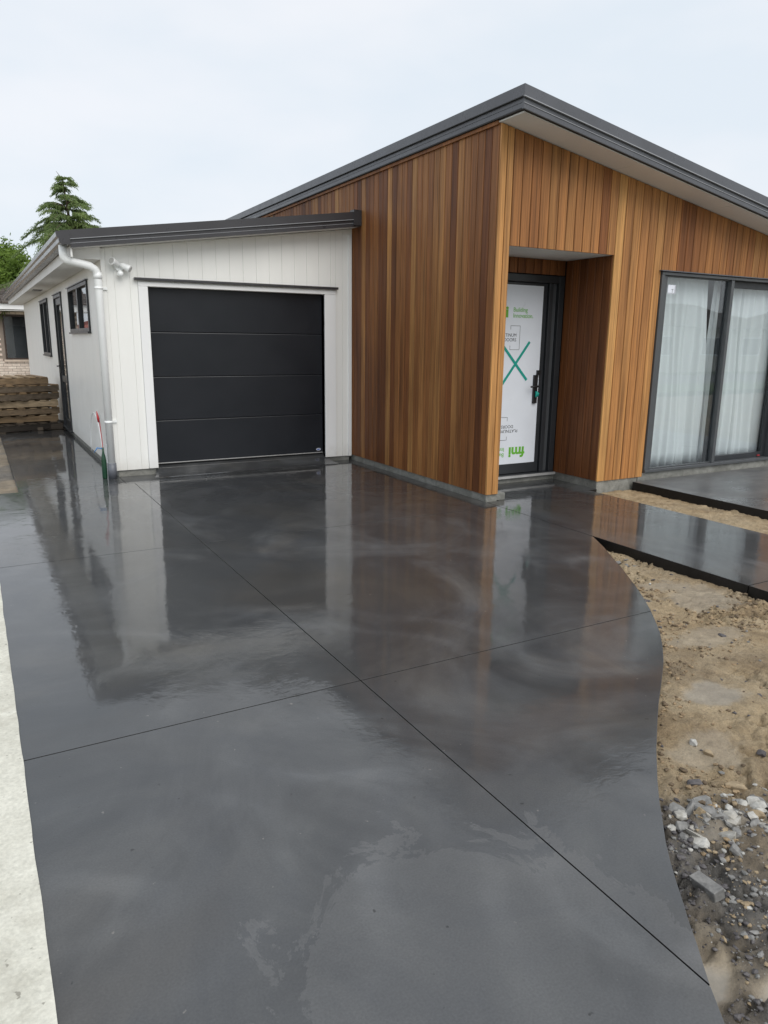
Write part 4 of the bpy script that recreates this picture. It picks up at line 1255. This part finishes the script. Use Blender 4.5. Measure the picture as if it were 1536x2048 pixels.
# named pieces
blk = MB(); blk.box(-0.047, 0.047, -0.020, 0.020, -0.017, 0.017)
o = blk.build('concrete_block', M['greystone'], bevel=0.003); o.location = (1.715, 1.115, soil_z(1.715, 1.115) + 0.010); o.rotation_euler = (R(10), R(-6), R(-96))
tag(o, 'oblong grey concrete offcut lying in the gravel by the curved edge', 'concrete block')
stone('stone', 2.36, 1.67, (0.036, 0.018, 0.020), 'rubble', 5, 'pale wedge shaped stone alone on the smooth tan soil', rz=R(35), tilt=(R(20), 0))
stone('stone', 2.05, 1.27, (0.046, 0.036, 0.018), 'rubble', 9, 'largest broken slab of white concrete in the rubble band', rz=R(30), tilt=(R(-10), R(8)), cat='rubble')
stone('stone', 2.12, 1.475, (0.038, 0.018, 0.015), 'darkstone', 12, 'dark purple grey clod above the rubble band', rz=R(-20), cat='clod')
stone('stone', 1.93, 1.40, (0.034, 0.028, 0.024), 'greystone', 15, 'big grey rounded stone against the driveway edge', rz=R(70))
stone('stone', 1.92, 1.18, (0.026, 0.022, 0.018), 'tanstone', 16, 'yellowish soft stone in the gravel below the rubble band')
# rubble band
RB = 'broken concrete rubble along the curved driveway edge'
cnt = 0
for k in range(900):
    if cnt >= 130: break
    t = rng.uniform(0, 1)
    x = 1.84 + 0.62 * t + rng.normal() * 0.03; y = 1.36 - 0.10 * t - 0.28 * t * rng.uniform(0, 1) * 0.4 + rng.normal() * 0.055
    if not clear(x, y, 0.04): continue
    s = 0.007 + 0.024 * rng.uniform() ** 1.5
    mt = rng.choice(['rubble', 'rubble', 'greystone', 'rubble', 'greystone', 'rubble', 'tanstone'])
    lab = {'rubble': 'small chunk of pale broken concrete in the rubble band', 'greystone': 'small grey stone among the rubble', 'tanstone': 'small tan stone among the rubble'}[mt]
    stone('stone', x, y, (s * rng.uniform(0.9, 1.8), s, s * rng.uniform(0.35, 0.8)), mt, 100 + k, lab, RB + ' ' + mt, rz=rng.uniform(0, 6.28), tilt=(rng.normal() * 0.25, rng.normal() * 0.25))
    cnt += 1
# pile at the head of the curve, where path and driveway meet
for k in range(9):
    x, y = 4.02 + rng.normal() * 0.055, 3.56 + rng.normal() * 0.06
    if not clear(x, y, 0.02): continue
    s = rng.uniform(0.012, 0.028)
    stone('stone', x, y, (s * 1.5, s, s * 0.6), 'greystone', 300 + k, 'small grey stone in the corner between driveway and front path', 'grey stones in the corner of driveway and path', rz=rng.uniform(0, 6.28))
# clods scattered on the tan soil
cnt = 0
for k in range(600):
    if cnt >= 46: break
    x, y = rng.uniform(1.6, 4.2), rng.uniform(1.3, 3.8)
    if not clear(x, y, 0.03): continue
    zn = zone_front(np.array([[x]]), np.array([[y]]))[0, 0]
    s = abs(rng.normal()) * 0.010 + 0.006
    mt = 'tanstone' if rng.uniform() < 0.5 else 'darkstone'
    if mt == 'tanstone': lab = 'small tan lump of earth on the bare soil'
    else: lab = 'small dark lump of earth on the bare soil'
    stone('clod', x, y, (s * rng.uniform(1, 1.8), s, s * 0.7), mt, 500 + k, lab, 'clods scattered over the soil, ' + mt, rz=rng.uniform(0, 6.28), cat='clod')
    cnt += 1
# loose gravel, beyond counting
ico = [(0, 0, 1), (0.9, 0, 0.45), (0.28, 0.85, 0.4), (-0.72, 0.52, 0.42), (-0.7, -0.55, 0.45), (0.3, -0.86, 0.4), (0.72, 0.5, -0.4), (-0.28, 0.85, -0.42), (-0.9, 0, -0.4), (-0.26, -0.86, -0.42), (0.73, -0.5, -0.4), (0, 0, -0.8)]
icf = [(0, 1, 2), (0, 2, 3), (0, 3, 4), (0, 4, 5), (0, 5, 1), (1, 6, 2), (2, 7, 3), (3, 8, 4), (4, 9, 5), (5, 10, 1), (2, 6, 7), (3, 7, 8), (4, 8, 9), (5, 9, 10), (1, 10, 6)]
ico = np.array(ico)
gb = {'rubble': MB(), 'greystone': MB(), 'darkstone': MB(), 'tanstone': MB()}
NG = 60000
gx, gy = rng.uniform(1.2, 3.9, NG), rng.uniform(0.45, 3.6, NG)
zg = zone_front(gx[None], gy[None])[0]
zz_ = z_front(gx[None], gy[None], zone_front(gx[None], gy[None]))[0]
for i in range(NG):
    gr_ = zg[i, 0]
    if zg[i, 2] > 0.2 or rng.uniform() > 0.012 + 1.1 * gr_: continue
    if not clear(gx[i], gy[i], 0.006): continue
    s = 0.0016 + 0.0088 * rng.uniform() ** 3.6
    v = ico * rng.uniform(0.75, 1.25, (12, 1)) * np.array([s * rng.uniform(0.9, 1.6), s, s * 0.75])
    a = rng.uniform(0, 6.28); ca, sa = math.cos(a), math.sin(a)
    v = np.stack([v[:, 0] * ca - v[:, 1] * sa + gx[i], v[:, 0] * sa + v[:, 1] * ca + gy[i], v[:, 2] + zz_[i] + s * 0.35], -1)
    k = rng.choice(['rubble', 'greystone', 'darkstone', 'tanstone'], p=[0.07, 0.36, 0.34, 0.23])
    if not clear(gx[i], gy[i], 0.15) and rng.uniform() < 0.65: k = 'darkstone'
    gb[k].add([tuple(p) for p in v], icf)
allg = MB(); mats = ['rubble', 'greystone', 'darkstone', 'tanstone']
for mi, k in enumerate(mats): allg.add(gb[k].v, gb[k].f, mi)
tag(allg.build('gravel', [M[k] for k in mats]), 'loose wet grey gravel spread over the soil by the driveway', 'gravel', kind='stuff')

# crumbs of turned earth, thickest where the soil was dug over
M['crumb'] = simple('earth_crumbs', (0.25, 0.18, 0.105), 0.85, vary=0.45, nscale=30)
M['crumb_dark'] = simple('wet_earth_crumbs', (0.12, 0.085, 0.05), 0.75, vary=0.4, nscale=30)
NC = 26000
cx_, cy_ = rng.uniform(1.5, 4.2, NC), rng.uniform(1.2, 4.0, NC)
zc_ = zone_front(cx_[None], cy_[None])
hz = z_front(cx_[None], cy_[None], zc_)[0]; zc_ = zc_[0]
pd = sstep(0.50, 0.68, fbm(cx_ * 2.3, cy_ * 3.1, 4, 141, 0.6))
cm = MB()
for i in range(NC):
    if rng.uniform() > 0.05 + 0.95 * pd[i] or zc_[i, 1] > 0.35 or zc_[i, 2] > 0.1: continue
    if not clear(cx_[i], cy_[i], 0.006): continue
    s = 0.002 + 0.010 * rng.uniform() ** 3.5
    v = ico * rng.uniform(0.7, 1.3, (12, 1)) * np.array([s * rng.uniform(0.9, 1.7), s, s * 0.7])
    a = rng.uniform(0, 6.28); ca, sa = math.cos(a), math.sin(a)
    v = np.stack([v[:, 0] * ca - v[:, 1] * sa + cx_[i], v[:, 0] * sa + v[:, 1] * ca + cy_[i], v[:, 2] + hz[i] + s * 0.25], -1)
    cm.add([tuple(p) for p in v], icf, int(rng.uniform() < 0.4))
tag(cm.build('soil_crumbs', [M['crumb'], M['crumb_dark']]), 'loose brown crumbs of dug earth on the tan soil', 'earth', kind='stuff')

# ------------------------------------------------------------------ neighbour's brick house and the trees
nh = empty('brick_house', (0.5, 25.0, 0), 0, 'pale brick bungalow with tiled roof beyond the pallet stack', 'house')
b = MB(); b.box(-0.9, 0.45, 0.02, 7, -0.2, 2.26); b.box(1.11, 5, 0.02, 7, -0.2, 2.26); b.box(0.45, 1.11, 0.02, 7, -0.2, 0.855); b.box(0.45, 1.11, 0.02, 7, 2.16, 2.26); b.box(0.45, 1.11, 0.6, 7, 0.855, 2.16)
nw = local(b.build('wall', M['mortar']), nh)
bm_ = MB(); bm_.box(0, 0.220, -0.012, 0.03, 0, 0.066); bme = bm_.mesh('brick', M['brick'])
bm2 = MB(); bm2.box(0, 0.105, -0.012, 0.03, 0, 0.066); bme2 = bm2.mesh('half_brick', M['brick'])
for r_ in range(30):
    z = -0.02 + 0.0757 * r_
    x = -0.9 + (0.115 if r_ % 2 else 0)
    while x < 1.75:
        if not (z + 0.06 > 0.80 and z < 2.16 and x + 0.22 > 0.44 and x < 1.12):
            o = link('brick', bme, None, nw, (x, 0, z))
        x += 0.230
b = MB()
for x0, x1, z0, z1 in ((0.45, 1.11, 0.855, 0.90), (0.45, 1.11, 2.11, 2.16), (0.45, 0.495, 0.90, 2.11), (1.065, 1.11, 0.90, 2.11)):
    b.box(x0, x1, -0.02, 0.06, z0, z1)
nwin = local(b.build('window', simple('bronze_frame', (0.05, 0.032, 0.025), 0.5)), nh)
b = MB(); b.box(0.495, 1.065, 0.02, 0.025, 0.90, 2.11); local(b.build('pane', M['glass']), nwin)
b = MB(); b.box(0.46, 1.10, 0.3, 0.31, 0.86, 2.15); local(b.build('window_backing', M['dark_interior']), nwin)  # dark sheet behind the pane
b = MB(); b.box(0.40, 1.16, -0.05, 0.03, 0.79, 0.852); local(b.build('sill', M['brick_far']), nwin)
b = MB(); b.box(-1.3, 5.5, -0.55, -0.52, 2.30, 2.46); local(b.build('fascia', M['trim']), nh)
b = MB(); b.box(-1.3, 5.5, -0.52, 0.02, 2.262, 2.28); local(b.build('soffit', M['soffit']), nh)
b = MB()
for k in range(12):
    t0, t1 = k / 12, (k + 1) / 12
    y0, y1, z0, z1 = -0.62 + 4.2 * t0, -0.62 + 4.2 * t1, 2.47 + 0.8 * t0, 2.47 + 0.8 * t1
    nn = 30
    for j in range(nn):
        xa_, xb_ = -1.4 + 7.0 * j / nn, -1.4 + 7.0 * (j + 0.9) / nn
        b.hexa([(xa_, y0, z0), (xb_, y0, z0), (xa_, y1, z1), (xb_, y1, z1), (xa_, y0, z0 + 0.045), (xb_, y0, z0 + 0.045), (xa_, y1, z1 + 0.02), (xb_, y1, z1 + 0.02)])
tr_ = local(b.build('roof_tiles', M['tile_roof']), nh); tr_['kind'] = 'stuff'
b = MB(); b.add([(-1.4, -0.60, 2.465), (5.6, -0.60, 2.465), (5.6, 3.58, 3.26), (-1.4, 3.58, 3.26), (-1.4, 7.8, 2.465), (5.6, 7.8, 2.465)], [(0, 1, 2, 3), (3, 2, 5, 4)])
local(b.build('roof', M['tile_roof']), nh)

def conifer(loc, H, Rb, seed, label):
    rs = random.Random(seed)
    root = empty('conifer_tree', loc, 0, label, 'tree')
    b = MB(); b.tube([(0, 0, 0), (0.05, 0, H * 0.5), (-0.02, 0, H * 0.85), (-0.12, 0, H * 0.97), (-0.27, 0, H)], [0.2, 0.11, 0.035, 0.015, 0.005], 8)
    local(b.build('trunk', M['bark']), root)
    cr = MB()
    z = H * 0.30
    lim = MB()
    while z < H * 0.985:
        t = (z - H * 0.30) / (H * 0.70)
        Lb = Rb * (1 - t) ** 1.05 + 0.13
        for k in range(rs.choice([8, 9, 10]) if t < 0.8 else 6):
            a = rs.uniform(0, 6.283); ln = Lb * rs.uniform(0.55, 1.15)
            d = Vector((math.cos(a), math.sin(a), 0)); side = Vector((-d.y, d.x, 0))
            rise = rs.uniform(0.02, 0.42); zj = rs.uniform(-0.16, 0.16) * (1 - t)
            pts = []
            for s in range(9):
                q = s / 8
                pts.append(Vector((0, 0, z + zj)) + d * ln * q + Vector((0, 0, ln * (rise * q * 1.6 - 0.55 * q ** 2.6))))
            lim.tube(pts, [0.018 * (1 - q / 9) * (0.4 + ln) + 0.003 for q in range(9)], 4, False)
            nsp = int(ln * 44) + 8
            for j in range(nsp):
                q = (0.10 + 0.90 * (j + rs.random()) / nsp)
                i0 = min(7, int(q * 8)); p = pts[i0].lerp(pts[i0 + 1], q * 8 - i0)
                for sg in (-1, 1):
                    sl_ = (0.10 + 0.24 * ln * (1 - q) + 0.06) * rs.uniform(0.6, 1.25)
                    dirv = (d * rs.uniform(0.5, 1.0) + side * sg * rs.uniform(0.5, 1.0) + Vector((0, 0, rs.uniform(-0.55, 0.15)))).normalized()
                    for e in range(3):
                        st = p + dirv * sl_ * e / 3
                        dd = (dirv + Vector((0, 0, -0.30 * e - rs.uniform(0, 0.5))) + Vector((rs.gauss(0, .25), rs.gauss(0, .25), 0))).normalized()
                        w_ = dd.cross(Vector((rs.gauss(0, 1), rs.gauss(0, 1), rs.gauss(0, 1)))).normalized() * rs.uniform(0.009, 0.019)
                        L_ = sl_ * rs.uniform(0.40, 0.65)
                        cr.add([st - w_, st + w_, st + dd * L_], [(0, 1, 2)])
        z += (0.30 * (1 - t) + 0.13) * rs.uniform(0.7, 1.3)
    c = local(cr.build('crown', M['needle']), root)
    local(lim.build('limbs', M['bark']), root)
    return root
conifer((3.28, 27.0, -0.1), 6.78, 3.3, 4, 'drooping conifer tree rising behind the garage roof')

def broadleaf(loc, H, rx, rz, seed, label, nclump=70, mat='leaf', per=90, lsize=0.07):
    rs = random.Random(seed)
    root = empty('broadleaf_tree', loc, 0, label, 'tree')
    tk = MB(); tk.tube([(0, 0, 0), (0.06, 0.02, H * 0.35), (-0.03, 0.05, H * 0.7)], [0.16, 0.11, 0.05], 8)
    for k in range(7):
        a = rs.uniform(0, 6.28)
        tk.tube([(0, 0, H * rs.uniform(0.25, 0.5)), (math.cos(a) * rx * 0.4, math.sin(a) * rx * 0.4, H * 0.6), (math.cos(a) * rx * 0.75, math.sin(a) * rx * 0.75, H * rs.uniform(0.65, 0.85))], [0.06, 0.035, 0.01], 6)
    local(tk.build('trunk', M['bark']), root)
    cr = MB(); zc = H - rz
    for k in range(nclump):
        u = Vector((rs.gauss(0, 1), rs.gauss(0, 1), rs.gauss(0, 1))).normalized() * rs.uniform(0.55, 1.0)
        c = Vector((u.x * rx, u.y * rx, zc + u.z * rz)); cs = rs.uniform(0.18, 0.40) * min(rx, rz) * 0.7
        for j in range(per):
            p = c + Vector((rs.gauss(0, cs * .5), rs.gauss(0, cs * .5), rs.gauss(0, cs * .5) + (0.25 * cs if rs.random() < .2 else 0)))
            n1 = Vector((rs.gauss(0, 1), rs.gauss(0, 1), rs.gauss(0, 1))).normalized(); n2 = n1.orthogonal().normalized()
            s = lsize * rs.uniform(0.6, 1.3)
            cr.add([p - n1 * s, p + n2 * s * .45, p + n1 * s, p - n2 * s * .45], [(0, 1, 2, 3)])
    local(cr.build('crown', M[mat]), root)
    return root
broadleaf((1.05, 29.5, -0.1), 4.75, 1.55, 1.7, 8, 'bright green bushy tree behind the brick bungalow', 260, per=130)

# houses that only show mirrored in the glass
def plain_house(loc, w, d, hw, hr, wall, roofm, label, rz=0):
    root = empty('street_house', loc, rz, label, 'house')
    b = MB(); b.box(-w / 2, w / 2, -d / 2, d / 2, -0.2, hw); local(b.build('wall', M[wall]), root)
    e = 0.5
    b = MB(); b.add([(-w / 2 - e, -d / 2 - e, hw), (w / 2 + e, -d / 2 - e, hw), (w / 2 + e, d / 2 + e, hw), (-w / 2 - e, d / 2 + e, hw), (-w / 2 + d / 2.5, 0, hw + hr), (w / 2 - d / 2.5, 0, hw + hr)],
                    [(0, 1, 5, 4), (1, 2, 5), (2, 3, 4, 5), (3, 0, 4), (3, 2, 1, 0)])
    local(b.build('roof', M[roofm]), root)
    for side in (-1, 1):
        for xx in (-w * 0.3, w * 0.02, w * 0.32):
            y = side * (d / 2 + 0.02)
            b = MB(); b.box(xx - 0.9, xx + 0.9, y - 0.03, y + 0.03, 0.9, 2.0)
            wn_ = local(b.build('window', M['trim']), root)
            b = MB(); b.box(xx - 0.82, xx + 0.82, y - 0.04, y + 0.04, 0.98, 1.92); local(b.build('pane', M['dark_interior']), wn_)
    return root
plain_house((38, -22, 0), 13, 8, 2.5, 1.55, 'house_paint', 'tile_roof', 'cream street house with brown hipped roof mirrored in the sliding window')
plain_house((56, -23, 0), 13, 8, 2.5, 1.6, 'brick_far', 'tile_roof', 'brick street house with hipped roof mirrored in the sliding window', R(4))
plain_house((-10.5, 80, 0), 9, 14, 2.3, 1.6, 'house_paint', 'red_roof', 'cream house with red tiled roof mirrored in the side window')
broadleaf((37.0, -30, 0), 6.6, 2.0, 2.4, 21, 'leafy tree behind the cream street house', 60, per=60, lsize=0.12)
